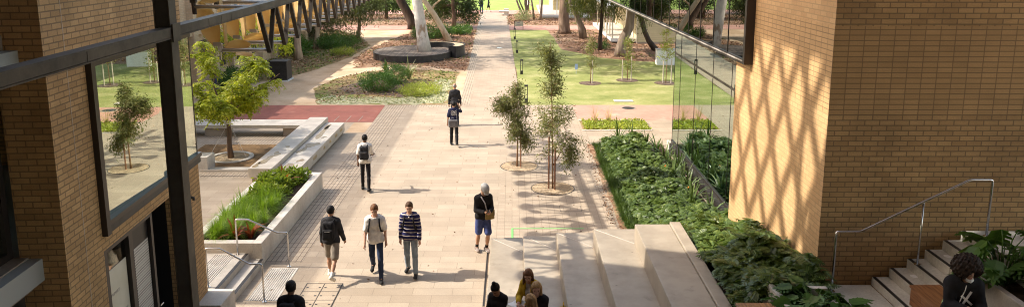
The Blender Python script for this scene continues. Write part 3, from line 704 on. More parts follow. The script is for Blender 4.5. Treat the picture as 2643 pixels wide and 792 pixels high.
for i in range(0, 16):
    y = 4.0 + 1.17 * i
    MB().tube([(-1.12 if y > 2 else -.9, y, 6.63), (-.09, y, 6.63)], .034, 10).build('upper_pipe', M['pipe'], CA, smooth=True)
    if y > 2:
        b = MB(); b.tube([(-1.10, y, 6.5), (-1.12, y, 6.82)], .04, 8); b.box(-1.16, -1.06, y - .04, y + .04, 6.70, 6.78); b.build('bracket', M['steel_dark'], CA)
        if i < 8: sail((-1.0, y + .02, 6.74), R(20), R(70), R(25), False)
# unseen lattice added to cast the paving shadows: chords, zigzag bars and round discs
b = MB()
LX = (-5.5, -4.15, -3.0); LZ = 9.75
for x in LX[1:]: b.bar((x, -1, LZ), (x, 23, LZ), .04, .04)
for i in range(20):
    y = -1 + 1.17 * i
    for x0, y0, y1 in ((LX[0], y, y + 1.17), (LX[2], y, y + 1.17)):
        b.bar((x0, y0, LZ), (LX[1], y + .58, LZ), .05, .05); b.bar((LX[1], y + .58, LZ), (x0, y1, LZ), .05, .05)
    b.bar((LX[1], y + .58, LZ), (LX[2], y + .58, LZ), .05, .05); b.bar((LX[1], y + .58, LZ), (LX[0], y + .58, LZ), .035, .05)
    n = 18
    for x, yy, rx in ((LX[0], y, .25), (LX[1], y + .58, .30)):
        V = [(x + rx * math.cos(2 * math.pi * k / n), yy + rx * 1.3 * math.sin(2 * math.pi * k / n), LZ + .05) for k in range(n)]
        b.add(V, [tuple(range(n))])
b.build('shadow_lattice', M['steel_dark'], CA, uv=False)
# unseen diamond lattice added to cast soft shadows on the right hand wall
LS = thing('shadow_screen', 'unseen diamond lattice screen added high up to dapple the right brick wall', 'screen', (-12.0, 12.0, 9.3))
b = MB()
for r_ in range(4):
    z0, z1 = 17.35 + r_ * .98, 17.35 + (r_ + 1) * .98
    for i in range(16):
        y = 11.2 + i * 1.17 + (.58 if r_ % 2 else 0)
        b.bar((-12, y, z0), (-12, y + .58, z1), .08, .26); b.bar((-12, y + 1.17, z0), (-12, y + .58, z1), .08, .26)
for y in (11.4, 13.2): b.bar((-12.2, y, 9.3), (-12.2, y, 25), .2, .2)
b.build('lattice', M['steel_dark'], LS, world=True, uv=False)
MB().box(-12.1, -11.9, 11.2, 30, 21.3, 25.0).build('top_shade_panel', M['steel_dark'], LS, world=True)  # solid panel added to shade the top of the right hand wall
# slab added above the picture, outlined so that its shadow covers the foreground
ov = MB().prism([(-40, 15.05), (-14.7, 14.75), (-9.8, 13.45), (-7.6, 12.8), (-5.5, 12.2), (-2.4, 11.6), (-2.4, -6), (-40, -6)], 13.4, 13.8).build('shade_slab', M['concrete_dark'])
tag(ov, 'unseen flat slab added overhead to shade the foreground', 'roof')

# ================================================================ RIGHT BRICK WING AND GLASS BUILDING
BW = thing('brick_wing', 'buff brick wing on the right with one sunlit side and one shaded front', 'building', (5.1, 11.9, 0))
MB().box(5.1, 5.4, 11.9, 16.98, -.02, 5.0).build('side_brickwork', M['brick_lit'], BW, world=True)
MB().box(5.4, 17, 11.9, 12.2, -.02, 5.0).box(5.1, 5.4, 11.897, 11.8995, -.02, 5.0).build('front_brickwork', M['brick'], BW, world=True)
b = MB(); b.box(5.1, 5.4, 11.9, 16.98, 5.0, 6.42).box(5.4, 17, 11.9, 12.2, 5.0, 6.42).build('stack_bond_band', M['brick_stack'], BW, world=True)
MB().box(5.1, 5.4, 11.9, 16.98, 6.42, 9.2).build('side_brickwork', M['brick_lit'], BW, world=True)
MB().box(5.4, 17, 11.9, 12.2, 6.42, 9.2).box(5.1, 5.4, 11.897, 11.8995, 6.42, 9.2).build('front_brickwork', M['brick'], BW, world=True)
MB().box(5.4, 17, 16.7, 16.98, -.02, 9.2).build('rear_wall', M['brick'], BW, world=True)
MB().box(5.1, 17, 11.9, 16.98, 9.203, 9.5).build('roof_slab', M['concrete_dark'], BW, world=True)
GB = thing('glass_building', 'glass fronted building on the right with dark upper panes over clear lower panes', 'building', (6.02, 22, 0))
YM = [17.0, 18.3, 20.37, 22.32, 24.45, 26.64, 27.63]
for j in range(6):
    for z0, z1 in ((.62, 3.84), (3.92, 5.4)):
        MB().box(6.02, 6.03, YM[j] + .012, YM[j + 1] - .012, z0, z1).build('lower_pane', M['glass_right'], GB, world=True)
    MB().box(6.012, 6.05, YM[j + 1] - .006, YM[j + 1] + .006, .6, 5.4).build('mullion', M['frame'], GB, world=True)
MB().box(6.008, 6.06, 17.0, 27.65, 3.85, 3.91).build('transom', M['frame'], GB, world=True)
MB().box(5.98, 6.10, 17.0, 27.66, .52, .60).box(6.0, 6.2, 17.0, 27.64, -.02, .3).build('sill', M['frame'], GB, world=True)
MB().box(5.99, 6.2, 17.0, 27.64, .302, .519).build('skirting', M['charcoal'], GB, world=True)
MB().box(5.93, 6.35, 27.665, 28.1, -.02, .46).build('corner_kerb', M['concrete'], GB, world=True, bevel=.01)
MB().box(6.06, 12.0, 27.60, 27.62, .6, 5.4).build('end_pane', M['glass_right'], GB, world=True)
MB().box(12.0, 12.2, 17.0, 27.6, 0, 5.4).build('inner_wall', M['room'], GB, world=True)
MB().box(6.2, 12.0, 17.0, 27.6, .0, .5).build('inner_floor', M['room_floor'], GB, world=True)
b = MB()
for y in (19.2, 21.3, 23.6, 25.6): b.tube([(7.2, y, .5), (7.2, y, 5.4)], .06, 10)
b.build('inner_column', M['cream'], GB, world=True)
UA = R(.95)
def up_pt(s, off=0.0): return (4.95 - math.sin(UA) * s + math.cos(UA) * off, 15.95 + math.cos(UA) * s + math.sin(UA) * off)
def up_box(b, s0, s1, o0, o1, z0, z1):
    P = [up_pt(s0, o0), up_pt(s0, o1), up_pt(s1, o1), up_pt(s1, o0)]
    return b.prism(P, z0, z1)
ZB = 5.26
NP = 36
for i in range(NP):
    tw = random.uniform(-.0025, .0025)
    P = [up_pt(i * 1.2 + .014, tw), up_pt(i * 1.2 + .014, .012 + tw), up_pt((i + 1) * 1.2 - .014, .012 - tw), up_pt((i + 1) * 1.2 - .014, -tw)]
    MB().prism(P, ZB + .06, 10.0).build('upper_pane', M['glass_upper'], GB, world=True)
    if i: up_box(MB(), i * 1.2 - .013, i * 1.2 + .013, -.012, .04, ZB + .06, 10.0).build('upper_mullion', M['frame'], GB, world=True)
up_box(MB(), 0, NP * 1.2, -.03, .10, ZB - .05, ZB + .058).build('lower_rail', M['frame'], GB, world=True)
up_box(MB(), 0, NP * 1.2, -.035, -.031, ZB - .0, ZB + .03).build('rail_trim', M['pipe'], GB, world=True)
up_box(MB(), -.12, -.002, -.04, .35, ZB - .05, 10.0).build('edge_frame', M['frame'], GB, world=True)
up_box(MB(), 0, NP * 1.2, .16, .20, ZB + .06, 10.0).build('upper_backing', M['dark_room'], GB, world=True)
up_box(MB(), 1.0, NP * 1.2, .22, 7.0, ZB + .0, ZB + .18).build('overhang_slab', M['concrete_dark'], GB, world=True)
up_box(MB(), 0, NP * 1.2, -.03, 7.0, 10.003, 10.3).build('roof_slab', M['concrete_dark'], GB, world=True)

# ================================================================ SECOND BRICK BUILDING, COTTAGES, SMALL STRUCTURES
B2 = thing('brick_building', 'cream brick building with pilasters behind the robinia tree and sails', 'building', (-17.2, 48, 0))
MB().box(-24, -17.2, 18, 66, -.02, 5.4).build('wall', M['brick_cream'], B2, world=True)
for i in range(-6, 11):
    y = 37.2 + i * 2.7
    MB().box(-17.198, -16.85, y, y + .55, -.02, 5.3).build('pilaster', M['brick_cream'], B2, world=True)
    MB().box(-17.197, -17.15, y + .95, y + 2.3, .9, 2.7).build('window', M['frame'], B2, world=True)
MB().box(-17.198, -16.95, 18, 66, 3.1, 3.3).build('band_course', M['brick_cream'], B2, world=True)
tag(MB().prism([(-3.6, -5), (17, -5), (17, 10.4), (-3.6, 10.4)], 10.6, 10.9).build('shade_slab', M['concrete_dark']), 'unseen flat slab added above the camera to block sky light', 'roof')  # added to keep sky light off the dark brick front
tag(MB().box(-14, 17, -5.4, -5.05, -.02, 13.3).build('light_block_wall', M['brick']), 'unseen brick wall added behind the camera to block light', 'wall')  # added out of view so no light comes from behind the camera
b = MB()
for k in range(62): b.box(-17.558, -17.55, 15.6, 44.5, 5.45 + k * .10, 5.45 + k * .10 + .044)
for y in (15.6, 20, 25, 30, 35, 40, 44.4): b.box(-17.70, -17.601, y, y + .08, 5.41, 11.65)
b.build('shade_louvres', M['steel_dark'], B2, world=True, uv=False)  # unseen slats added above the building to half shade the courtyard
t = thing('service_cabinet', 'black louvred service cabinet on a white kerb beside the sandy path', 'cabinet', (-13.75, 44.4, 0))
MB().box(-.5, .5, -.5, .5, .06, 1.12).build('body', M['charcoal'], t, bevel=.01); MB().box(-.53, .53, -.54, .54, 1.122, 1.18).build('lid', M['black'], t); MB().box(-.54, .56, -.58, .56, -.02, .058).build('plinth', M['white'], t)
b = MB()
for i in range(14): b.box(-.46, .46, -.512, -.501, .14 + i * .07, .165 + i * .07).box(.501, .51, -.45, .45, .14 + i * .07, .165 + i * .07)
b.build('louvres', M['black'], t)

C2 = thing('cottage', 'cream weatherboard cottage with a white posted verandah among the trees on the right', 'cottage', (10.4, 66, 0))
MB().box(10.36, 18, 62.2, 76, .12, 3.3).build('wall', M['weatherboard'], C2, world=True)
MB().box(10.34, 18.02, 62.18, 76, -.02, .118).build('footing', M['concrete_dark'], C2, world=True)
MB().box(8.29, 10.35, 62.7, 77, .16, .34).build('verandah_floor', M['concrete'], C2, world=True, bevel=.02)
MB().box(8.27, 10.345, 62.66, 62.698, .10, .36).box(8.25, 8.288, 62.66, 77, .10, .36).build('verandah_fascia', M['white'], C2, world=True)
MB().box(8.5, 10.3, 62.9, 76.8, -.02, .158).build('verandah_base', M['bark_dark'], C2, world=True)
for i, y in enumerate((62.85, 64.6, 66.6, 68.8, 71.2, 74)):
    MB().box(8.34, 8.44, y, y + .1, .34, 2.95).build('verandah_post', M['cream'], C2, world=True)
    MB().add([(8.39, y + .1, 2.9), (8.39, y + .1, 2.4), (8.39, y + .6, 2.9)], [(0, 1, 2)]).build('verandah_bracket', M['white'], C2, world=True)
MB().box(8.2, 10.36, 62.6, 77, 2.96, 3.1).build('verandah_beam', M['white'], C2, world=True)
MB().add([(7.9, 62.2, 2.9), (18.5, 62.2, 5.4), (18.5, 77, 5.4), (7.9, 77, 2.9), (7.9, 62.2, 3.0), (18.5, 62.2, 5.5), (18.5, 77, 5.5), (7.9, 77, 3.0)],
         [(3, 2, 1, 0), (4, 5, 6, 7), (0, 1, 5, 4), (1, 2, 6, 5), (2, 3, 7, 6), (3, 0, 4, 7)]).build('roof', M['roof'], C2, world=True)
MB().box(10.30, 10.355, 64, 65, .35, 2.5).build('door', M['cream'], C2, world=True)
MB().box(10.30, 10.355, 67, 68.4, 1.1, 2.4).build('window', M['white'], C2, world=True)
MB().box(10.28, 10.345, 62.19, 62.30, .12, 3.3).build('corner_board', M['cream'], C2, world=True)
C1 = thing('cottage', 'pale timber cottage with a concrete verandah behind the thin grey trunks, farther back', 'cottage', (5, 92, 0))
MB().box(3.3, 8.8, 85.6, 102, .05, .36).build('verandah_floor', M['concrete'], C1, world=True, bevel=.02)
MB().box(3.28, 8.8, 85.56, 85.598, .2, .40).build('verandah_fascia', M['white'], C1, world=True)
MB().box(3.5, 8.7, 85.7, 101.8, -.02, .048).build('verandah_base', M['bark_dark'], C1, world=True)
MB().box(5.05, 13, 93.0, 104, .36, 3.6).build('wall', M['weatherboard'], C1, world=True)
for x, y in ((3.36, 85.7), (3.36, 89.5), (3.36, 93.5), (5.05, 86.0), (6.6, 85.8)):
    MB().box(x, x + .11, y, y + .11, .36, 3.2).build('verandah_post', M['white'], C1, world=True)
MB().box(3.0, 13, 85.3, 104.5, 3.62, 3.75).build('roof', M['roof'], C1, world=True)
MB().box(5.8, 6.7, 92.93, 92.998, .38, 2.5).build('door', M['cream'], C1, world=True)
t = thing('white_cabinet', 'plain white box cabinet standing on the lawn edge beside the glass corner', 'cabinet', (10.4, 50.6, 0))
MB().box(-.65, .75, -.3, .3, 0, 1.0).build('body', M['white'], t, bevel=.01); MB().box(-.68, .78, -.33, .33, 1.002, 1.05).build('lid', M['concrete'], t); MB().box(-.6, .7, -.28, .28, -.02, -.001).build('plinth', M['red'], t)

# timber deck around the white gum
t = thing('timber_deck', 'round grey timber deck with a black steel rim around the white gum', 'deck', (-7.2, 54.3, 0))
MB().disc(0, 0, .452, 2.74, 64, ey=1.12).build('deck_boards', M['deck'], t)
MB().disc_ring(0, 0, -.02, .46, 2.745, 2.80, 64, ey=1.12).build('rim', M['charcoal'], t)
t = thing('curved_seat', 'curved black steel seat with a pale timber top wrapped around the deck edge', 'seat', (-5.55, 55.1, 0))
MB().disc_ring(0, 0, -.02, .82, 1.28, 1.32, 30, a0=R(-42), a1=R(125)).disc_ring(0, 0, -.02, .82, 2.03, 2.08, 30, a0=R(-42), a1=R(125)).disc_ring(0, 0, -.02, .82, 1.32, 2.03, 1, a0=R(-42), a1=R(-40)).disc_ring(0, 0, -.02, .82, 1.32, 2.03, 1, a0=R(123), a1=R(125)).build('side_panel', M['charcoal'], t)
MB().disc_ring(0, 0, .70, .76, 1.325, 2.025, 30, a0=R(-39.5), a1=R(122.5)).build('seat_top', M['timber_pale'], t)
# far concrete bench, sign, bollards
t = thing('concrete_bench', 'small pale concrete bench at the far end of the long path', 'bench', (-.95, 89.6, 0))
MB().box(-.6, .58, -.35, 1.3, .35, .52).build('seat', M['concrete'], t, bevel=.01); MB().box(.02, .56, -.3, 1.2, -.02, .348).build('leg', M['concrete'], t); MB().box(0.0, .56, .8, 1.28, .521, .72).build('backrest', M['concrete'], t, bevel=.01)
t = thing('information_sign', 'low information sign with a grey panel in a black frame beside the path', 'sign', (.66, 73.3, 0))
for x in (-.41, .41): MB().box(x - .025, x + .025, -.025, .025, -.02, .80).build('post', M['black'], t)
MB().box(-.46, .46, -.03, .03, .80, .86).build('frame_top', M['black'], t); MB().box(-.38, .38, -.012, .0, .32, .78).build('panel', M['concrete'], t)
b = MB(); b.box(-.15, .12, -.016, -.012, .66, .71).box(-.22, .26, -.016, -.012, .48, .51); b.build('lettering', M['text_purple'], t)
def bollard():
    t = thing('bollard_light', '', 'bollard', group='bollard lights along the lawn edge')
    MB().box(-.085, .085, -.05, .05, -.02, .22).build('base', M['charcoal'], t)
    MB().box(-.085, -.05, -.05, .05, .22, .84).box(.05, .085, -.05, .05, .22, .84).build('upright', M['charcoal'], t)
    MB().box(-.085, .085, -.05, .05, .84, .93).build('head', M['charcoal'], t)
    MB().box(-.05, .05, -.03, .03, .832, .839).build('lens', M['white'], t)
    return t
bo = bollard()
for i, (x, y, s) in enumerate([(.24, 65.4, 'farthest dark slotted bollard light, nearest the information sign'), (.38, 56.4, 'second farthest dark slotted bollard light on the lawn edge'), (.60, 46.5, 'second nearest dark slotted bollard light on the lawn edge'), (.72, 37.5, 'nearest dark slotted bollard light, half hidden by the tall sapling')]):
    o = bo if i == 0 else copy_tree(bo)
    o.location = (x, y, 0); o['label'] = s
# timber benches and planter boxes at the lower right
t = thing('timber_bench', 'oiled timber block bench under the stair beside the seated phone user', 'bench', (6.4, 10.0, 2.1))
MB().box(6.10, 6.74, 9.35, 10.86, 2.52, 2.56).build('seat', M['timber'], t, world=True, bevel=.006)
b = MB()
for i in range(5): b.box(6.12, 6.72, 9.4 + i * .29, 9.4 + i * .29 + .283, 2.1, 2.518)
b.build('base', M['timber'], t, world=True)
t = thing('timber_bench', 'small oiled timber bench top at the bottom edge below the garden bed', 'bench', (3.6, 9.7, 2.1))
MB().box(3.26, 3.82, 9.0, 10.28, 2.51, 2.55).build('seat', M['timber'], t, world=True, bevel=.006); MB().box(3.29, 3.80, 9.02, 10.25, 1.9, 2.508).build('base', M['timber'], t, world=True)
t = thing('planter_box', 'pale concrete planter box between garden bed and stair landing', 'planter', (4.45, 10.3, 2.1))
MB().box(3.93, 4.02, 9.4, 11.05, 1.9, 2.58).box(4.90, 5.02, 9.4, 11.05, 1.9, 2.34).box(4.021, 4.899, 10.96, 11.05, 1.9, 2.45).build('wall', M['concrete'], t, world=True, bevel=.008)
MB().box(4.021, 4.899, 9.4, 10.959, 2.1, 2.28).build('soil', M['soil'], t, world=True)
t = thing('planter_box', 'tall concrete planter box behind the seated phone user', 'planter', (7.6, 10.0, 2.1))
MB().box(6.84, 6.94, 8.0, 11.08, 2.1, 2.92).box(6.941, 9.5, 10.98, 11.08, 2.1, 2.92).build('wall', M['concrete'], t, world=True, bevel=.008)
MB().box(6.941, 9.5, 8.0, 10.979, 2.3, 2.80).build('soil', M['soil'], t, world=True)
# ================================================================ FOLIAGE HELPERS
def unit(v): return v / np.maximum(np.linalg.norm(v, axis=-1, keepdims=True), 1e-9)
def leaves(C, D, L, W, bend=.0, spread=1.0):
    """one bent rhombic quad per leaf: C base points, D directions, L lengths, W widths -> (4n,3)"""
    n = len(C)
    D = unit(D); S = unit(np.cross(D, rng.normal(size=(n, 3)) * spread + np.array([0, 0, .6])))
    L = np.broadcast_to(np.asarray(L, float).reshape(-1, 1), (n, 1)); W = np.broadcast_to(np.asarray(W, float).reshape(-1, 1), (n, 1))
    dn = np.array([0, 0, -1.0]) * L * bend
    V = np.empty((n, 4, 3))
    V[:, 0] = C; V[:, 1] = C + D * L * .45 + S * W * .5 + dn * .15; V[:, 2] = C + D * L + dn; V[:, 3] = C + D * L * .45 - S * W * .5 + dn * .15
    return V.reshape(-1, 3)
def ball(n):
    v = unit(rng.normal(size=(n, 3))); return v * (rng.random((n, 1)) ** (1 / 3))
def blob_leaves(c, r, ncl, per, cr, L, W, droop=.3, shell=.35, bend=.15):
    """leaf clumps scattered unevenly in an ellipsoid; returns leaf quads and the clump centres"""
    u = unit(rng.normal(size=(ncl, 3))) * (shell + (1 - shell) * rng.random((ncl, 1)) ** .5)
    cc = np.array(c) + u * np.array(r)
    size = rng.uniform(.5, 1.25, (ncl, 1))
    C = np.repeat(cc, per, 0) + rng.normal(size=(ncl * per, 3)) * cr * np.repeat(size, per, 0) * .6
    D = unit(C - np.repeat(cc, per, 0)) + rng.normal(size=C.shape) * .5 + np.array([0, 0, -droop])
    return leaves(C, D, rng.uniform(.6, 1.2, len(C)) * L, rng.uniform(.7, 1.2, len(C)) * W, bend), cc
def wavy(p0, p1, k=5, amp=.08, seed=0):
    r = random.Random(seed); p0 = Vector(p0); p1 = Vector(p1); out = []
    for i in range(k + 1):
        s = i / k; q = p0.lerp(p1, s)
        if 0 < i < k: q += Vector((r.uniform(-amp, amp), r.uniform(-amp, amp), r.uniform(-amp, amp) * .4))
        out.append(tuple(q))
    return out
def lerp(a, b, s): return a + (b - a) * s
def weep(c, r, n, ln, L, W, per=16):
    """hanging strands of narrow leaves"""
    st = np.array(c) + ball(n) * np.array(r); l = rng.uniform(.5, 1.2, (n, 1)) * ln
    s = rng.random((n, per)) ; P = st[:, None, :] + np.stack([np.zeros((n, per)), np.zeros((n, per)), -s * l], -1) + rng.normal(size=(n, per, 3)) * np.array([.07, .07, .03])
    P[..., 0] += (rng.normal(size=(n, 1)) * .25) * s ** 2
    C = P.reshape(-1, 3); D = rng.normal(size=C.shape) * .35 + np.array([0, 0, -1.0])
    return leaves(C, D, rng.uniform(.7, 1.2, len(C)) * L, rng.uniform(.7, 1.2, len(C)) * W, .0)
def tree(name, label, base, trunk, r0, r1, bark, blobs=(), leaf=None, leafp=None, limbs=(), group=None, cat='tree', weeps=()):
    """trunk/limbs: point lists in world axes relative to the base; blobs: (centre, radii, clumps)"""
    t = thing(name, label, cat, base, group=group)
    tr = MB(); k = len(trunk)
    flare = [lerp(r0, r1, i / (k - 1)) for i in range(k)]; flare[0] *= 1.18
    tr.tube(trunk, flare, 14)
    for pts, a, b_ in limbs: tr.tube(pts, [lerp(a, b_, i / (len(pts) - 1)) for i in range(len(pts))], 9)
    end = Vector(trunk[-1]); VV = []
    for bi, (c, r, ncl) in enumerate(blobs):
        V, cc = blob_leaves(c, r, ncl, **leafp); VV.append(V)
        for q in cc[::max(1, ncl // 7)]:
            st = min((Vector(p) for p in trunk[k // 2:]), key=lambda p: (p - Vector(q)).length)
            if (st - Vector(q)).length > .15: tr.tube(wavy(st, q, 4, .12, bi), [max(.012, r1 * .35), max(.01, r1 * .25), max(.008, r1 * .18), .008, .005], 6)
    tr.build('trunk', M[bark], t, smooth=True, uv=False)
    for w in weeps: VV.append(weep(*w, L=.26, W=.05))
    if VV:
        V = np.concatenate(VV); quads_obj('crown', V, len(V) // 4, M[leaf], t)
    return t

# ================================================================ PLAZA SAPLINGS WITH STAKES
def pit(name, label, x, y, r):
    t = thing(name, label, 'tree pit', (x, y, 0))
    MB().disc(0, 0, .006, r, 36, jit=.05).build('gravel', M['gravel'], t)
    MB().disc_ring(0, 0, 0, .010, r * 1.0, r + .02, 36).build('edge', M['steel_dark'], t)
    n = 70
    C = np.stack([rng.uniform(-1, 1, n) * r * .8, rng.uniform(-1, 1, n) * r * .8, np.full(n, .008)], 1)
    return t
pit('tree_pit', 'round gravel tree pit around the tall slender sapling nearer the camera', 1.32, 23.55, .69)
pit('tree_pit', 'round gravel tree pit around the shorter bushy sapling to the left', .26, 26.1, .66)
def branchlets(spec, L, W, per, droop, seed):
    """leafy twigs: spec rows are (base xyz, tip xyz, leaves)"""
    tw = MB(); VV = []
    for i, (a, b_, n) in enumerate(spec):
        pts = wavy(a, b_, 4, .05, seed + i); tw.tube(pts, [.011, .009, .007, .005, .003], 5)
        P = np.array(pts); s = rng.random(n) * .85 + .15
        idx = np.minimum((s * 4).astype(int), 3); f = (s * 4 - idx)[:, None]
        C = P[idx] * (1 - f) + P[idx + 1] * f + rng.normal(size=(n, 3)) * .095
        D = unit(P[idx + 1] - P[idx]) * .5 + rng.normal(size=(n, 3)) * .75 + np.array([0, 0, -droop])
        VV.append(leaves(C, D, rng.uniform(.7, 1.3, n) * L, rng.uniform(.8, 1.2, n) * W, .12))
    return tw, np.concatenate(VV)
def sapling(label, base, trunks, spec, stakes, seed):
    t = thing('sapling', label, 'tree', base, group='saplings in the plaza')
    tr = MB()
    for pts, a, b_ in trunks: tr.tube(pts, [lerp(a, b_, i / (len(pts) - 1)) for i in range(len(pts))], 8)
    tw, V = branchlets([(a, b_, int(n * 1.9)) for a, b_, n in spec], .115, .028, 1, .35, seed)
    for f, m in zip(tw.f, tw.m): pass
    tr.add(tw.v, tw.f)
    tr.build('trunk', M['twig'], t, smooth=True, uv=False)
    quads_obj('crown', V, len(V) // 4, M['lf_gum'], t)
    for (x, y, h) in stakes:
        s = thing('stake', '%s brown stake tied to the %s' % ('taller' if h > 1.6 else 'shorter', 'tall slender sapling' if 'slender' in label else 'bushy leaning sapling'), 'stake', (base[0] + x, base[1] + y, 0), group='stakes of the plaza saplings')
        MB().tube([(0, 0, -.02), (0, 0, h)], .026, 8).build('post', M['stake'], s)
        MB().tube([(0, 0, h - .18), (-x * .8, -y * .8, h - .17)], .012, 5).build('tie', M['black'], s)
sp = []
rs = random.Random(3)
for i in range(58):   # narrow crown: broad and dense between 1.3 and 2.8 m, thin above
    z = rs.uniform(1.25, 4.55); a = rs.uniform(0, 6.28)
    cx = lerp(0, -.12, (z - 1) / 3.5)
    rad = (.62 if z < 2.9 else lerp(.42, .18, (z - 2.9) / 1.7)) * rs.uniform(.6, 1.15)
    sp.append(((cx, 0, z), (cx + rad * math.cos(a), rad * math.sin(a) * .9, z + rs.uniform(-.12, .30)), 46 if z < 2.9 else 36))
for i in range(15):   # leafy side limb to the right
    z = rs.uniform(.95, 1.75); sp.append(((.42, 0, z), (.42 + rs.uniform(-.05, .62), rs.uniform(-.35, .35), z + rs.uniform(-.35, .22)), 40))
for i in range(7): sp.append(((-.12, 0, 4.4), (-.3 + rs.uniform(-.3, .2), rs.uniform(-.15, .15), 4.45 + rs.uniform(.05, .45)), 24))
sapling('tall slender sapling with a narrow crown, nearest the seating steps', (1.32, 23.55, 0),
        [([(0, 0, 0), (-.01, .0, 1.0), (-.03, .02, 2.2), (-.07, .0, 3.4), (-.12, 0, 4.75)], .030, .010), ([(0, 0, .75), (.22, .03, 1.15), (.42, 0, 1.55), (.40, 0, 2.2)], .018, .008)],
        sp, [(-.13, -.02, 1.72), (.06, -.14, 1.45)], 100)
sp = []
for i in range(44):
    z = rs.uniform(1.0, 2.7); a = rs.uniform(0, 6.28); cx = -.05 * z
    rad = rs.uniform(.3, .68) * (1 if z < 2.3 else .7)
    sp.append(((cx, 0, z), (cx + rad * math.cos(a), rad * math.sin(a), z + rs.uniform(-.4, .12)), 44))
for i in range(18): sp.append(((-.45, 0, 2.35), (-.55 + rs.uniform(-.55, .25), rs.uniform(-.4, .4), 2.25 + rs.uniform(-.3, .35)), 44))
for i in range(9): sp.append(((-.12, 0, 2.6), (-.15 + rs.uniform(-.35, .25), rs.uniform(-.2, .2), 2.8 + rs.uniform(.0, .3)), 36))
for i in range(10): sp.append(((.1, 0, 1.2), (.25 + rs.uniform(-.1, .3), rs.uniform(-.3, .3), 1.0 + rs.uniform(-.45, .2)), 38))
sapling('bushy leaning sapling with a drooping left side behind the taller one', (.26, 26.1, 0),
        [([(-.08, 0, 0), (-.06, 0, .9), (-.04, .02, 1.6), (-.1, 0, 2.3), (-.14, 0, 3.0)], .032, .010), ([(-.06, 0, 1.3), (-.22, .02, 1.9), (-.45, 0, 2.4)], .02, .008)],
        sp, [(.05, -.1, 1.5)], 300)

# ================================================================ ROBINIA IN THE GRAVEL SQUARE
t = thing('tree_ring', 'pale concrete ring of gravel around the tied robinia tree', 'tree pit', (-10.47, 27.22, 0))
MB().disc_ring(0, 0, -.02, .045, .66, .82, 44).build('ring', M['concrete'], t); MB().disc(0, 0, .012, .66, 36).build('gravel', M['gravel'], t)
t = thing('robinia_tree', 'young yellow green robinia tree tied with wires in the gravel square', 'tree', (-10.47, 27.22, 0))
tr = MB(); tr.tube([(0, 0, 0), (-.03, 0, .5), (.0, .02, 1.0), (-.03, 0, 1.55), (-.06, 0, 1.75)], [.115, .09, .08, .075, .065], 12)
rr = random.Random(11); VV = []
tips = []
for i in range(15):
    a = i * 2.4 + rr.uniform(-.3, .3); up = rr.uniform(.05, 1.0) ** 1.2; l = rr.uniform(1.2, 2.4) * (1.0 if up < .6 else .8)
    e = Vector((math.cos(a) * l * (1.05 - .35 * up), math.sin(a) * l * (1.0 - .35 * up), 1.75 + .0 + up * 2.75))
    pts = wavy((-.06, 0, 1.6 + rr.uniform(0, .2)), e, 5, .13, i)
    tr.tube(pts, [.05, .04, .03, .024, .018, .010], 7); P = [Vector(p) for p in pts]
    for j in range(7):
        s = rr.uniform(.30, 1.0); k = min(int(s * 5), 4); b0 = P[k].lerp(P[k + 1], s * 5 - k)
        tips.append((b0, a)); d = Vector((rr.gauss(0, 1), rr.gauss(0, 1), rr.gauss(.1, .5))).normalized() * rr.uniform(.2, .5)
        tr.tube([b0, b0 + d], [.008, .004], 5); tips.append((b0 + d, a)); tips.append((b0 + d * .6, a))
tr.build('trunk', M['bark_brown'], t, smooth=True, uv=False)
for b0, a in tips:      # pinnate leaves: a drooping midrib with paired leaflets
    for q in range(5):
        d = np.array([rr.gauss(0, 1), rr.gauss(0, 1), rr.gauss(.0, .35)]); d /= np.linalg.norm(d)
        n = 8; s = np.linspace(.12, 1, n)[:, None]; Ln = rr.uniform(.26, .42)
        mid = np.array(b0) + d * Ln * s + np.array([0, 0, -1.]) * (Ln * .55 * s ** 2)
        side = np.cross(d, [0, 0, 1.]); side /= max(np.linalg.norm(side), 1e-6)
        C = np.repeat(mid, 2, 0); sg = np.tile([1., -1.], n)[:, None]
        D = side * sg + d * .5 + np.array([0, 0, -.45]) + rng.normal(size=C.shape) * .15
        VV.append(leaves(C, D, .125, .052, .1, .25))
V = np.concatenate(VV); quads_obj('crown', V, len(V) // 4, M['lf_robinia'], t)
b = MB()
for p in ((-.72, -.35), (.68, -.25), (.1, .75)): b.tube([(p[0], p[1], .05), (0, 0, 1.35)], .006, 5)
b.tube([(-.03, 0, 1.3), (-.03, 0, 1.42)], .118, 10); b.build('guy_wire', M['pipe'], t)
# a second, thinner tree of the kind behind, against the brick building
tree('robinia_tree', 'thin bright yellow robinia tree behind the sails against the cream brick building', (-14.2, 40.0, 0), [(0, 0, 0), (.1, 0, 1.2), (-.1, .1, 2.4), (.2, 0, 3.6)], .08, .04, 'bark_brown',
     [((0.2, 0, 3.4), (1.5, 1.3, 1.0), 50), ((-1.2, 0, 2.4), (1.0, 1.0, .9), 26), ((1.6, .3, 3.0), (1.0, 1.0, .8), 24)], 'lf_robinia', dict(per=44, cr=.28, L=.15, W=.06, droop=.7))

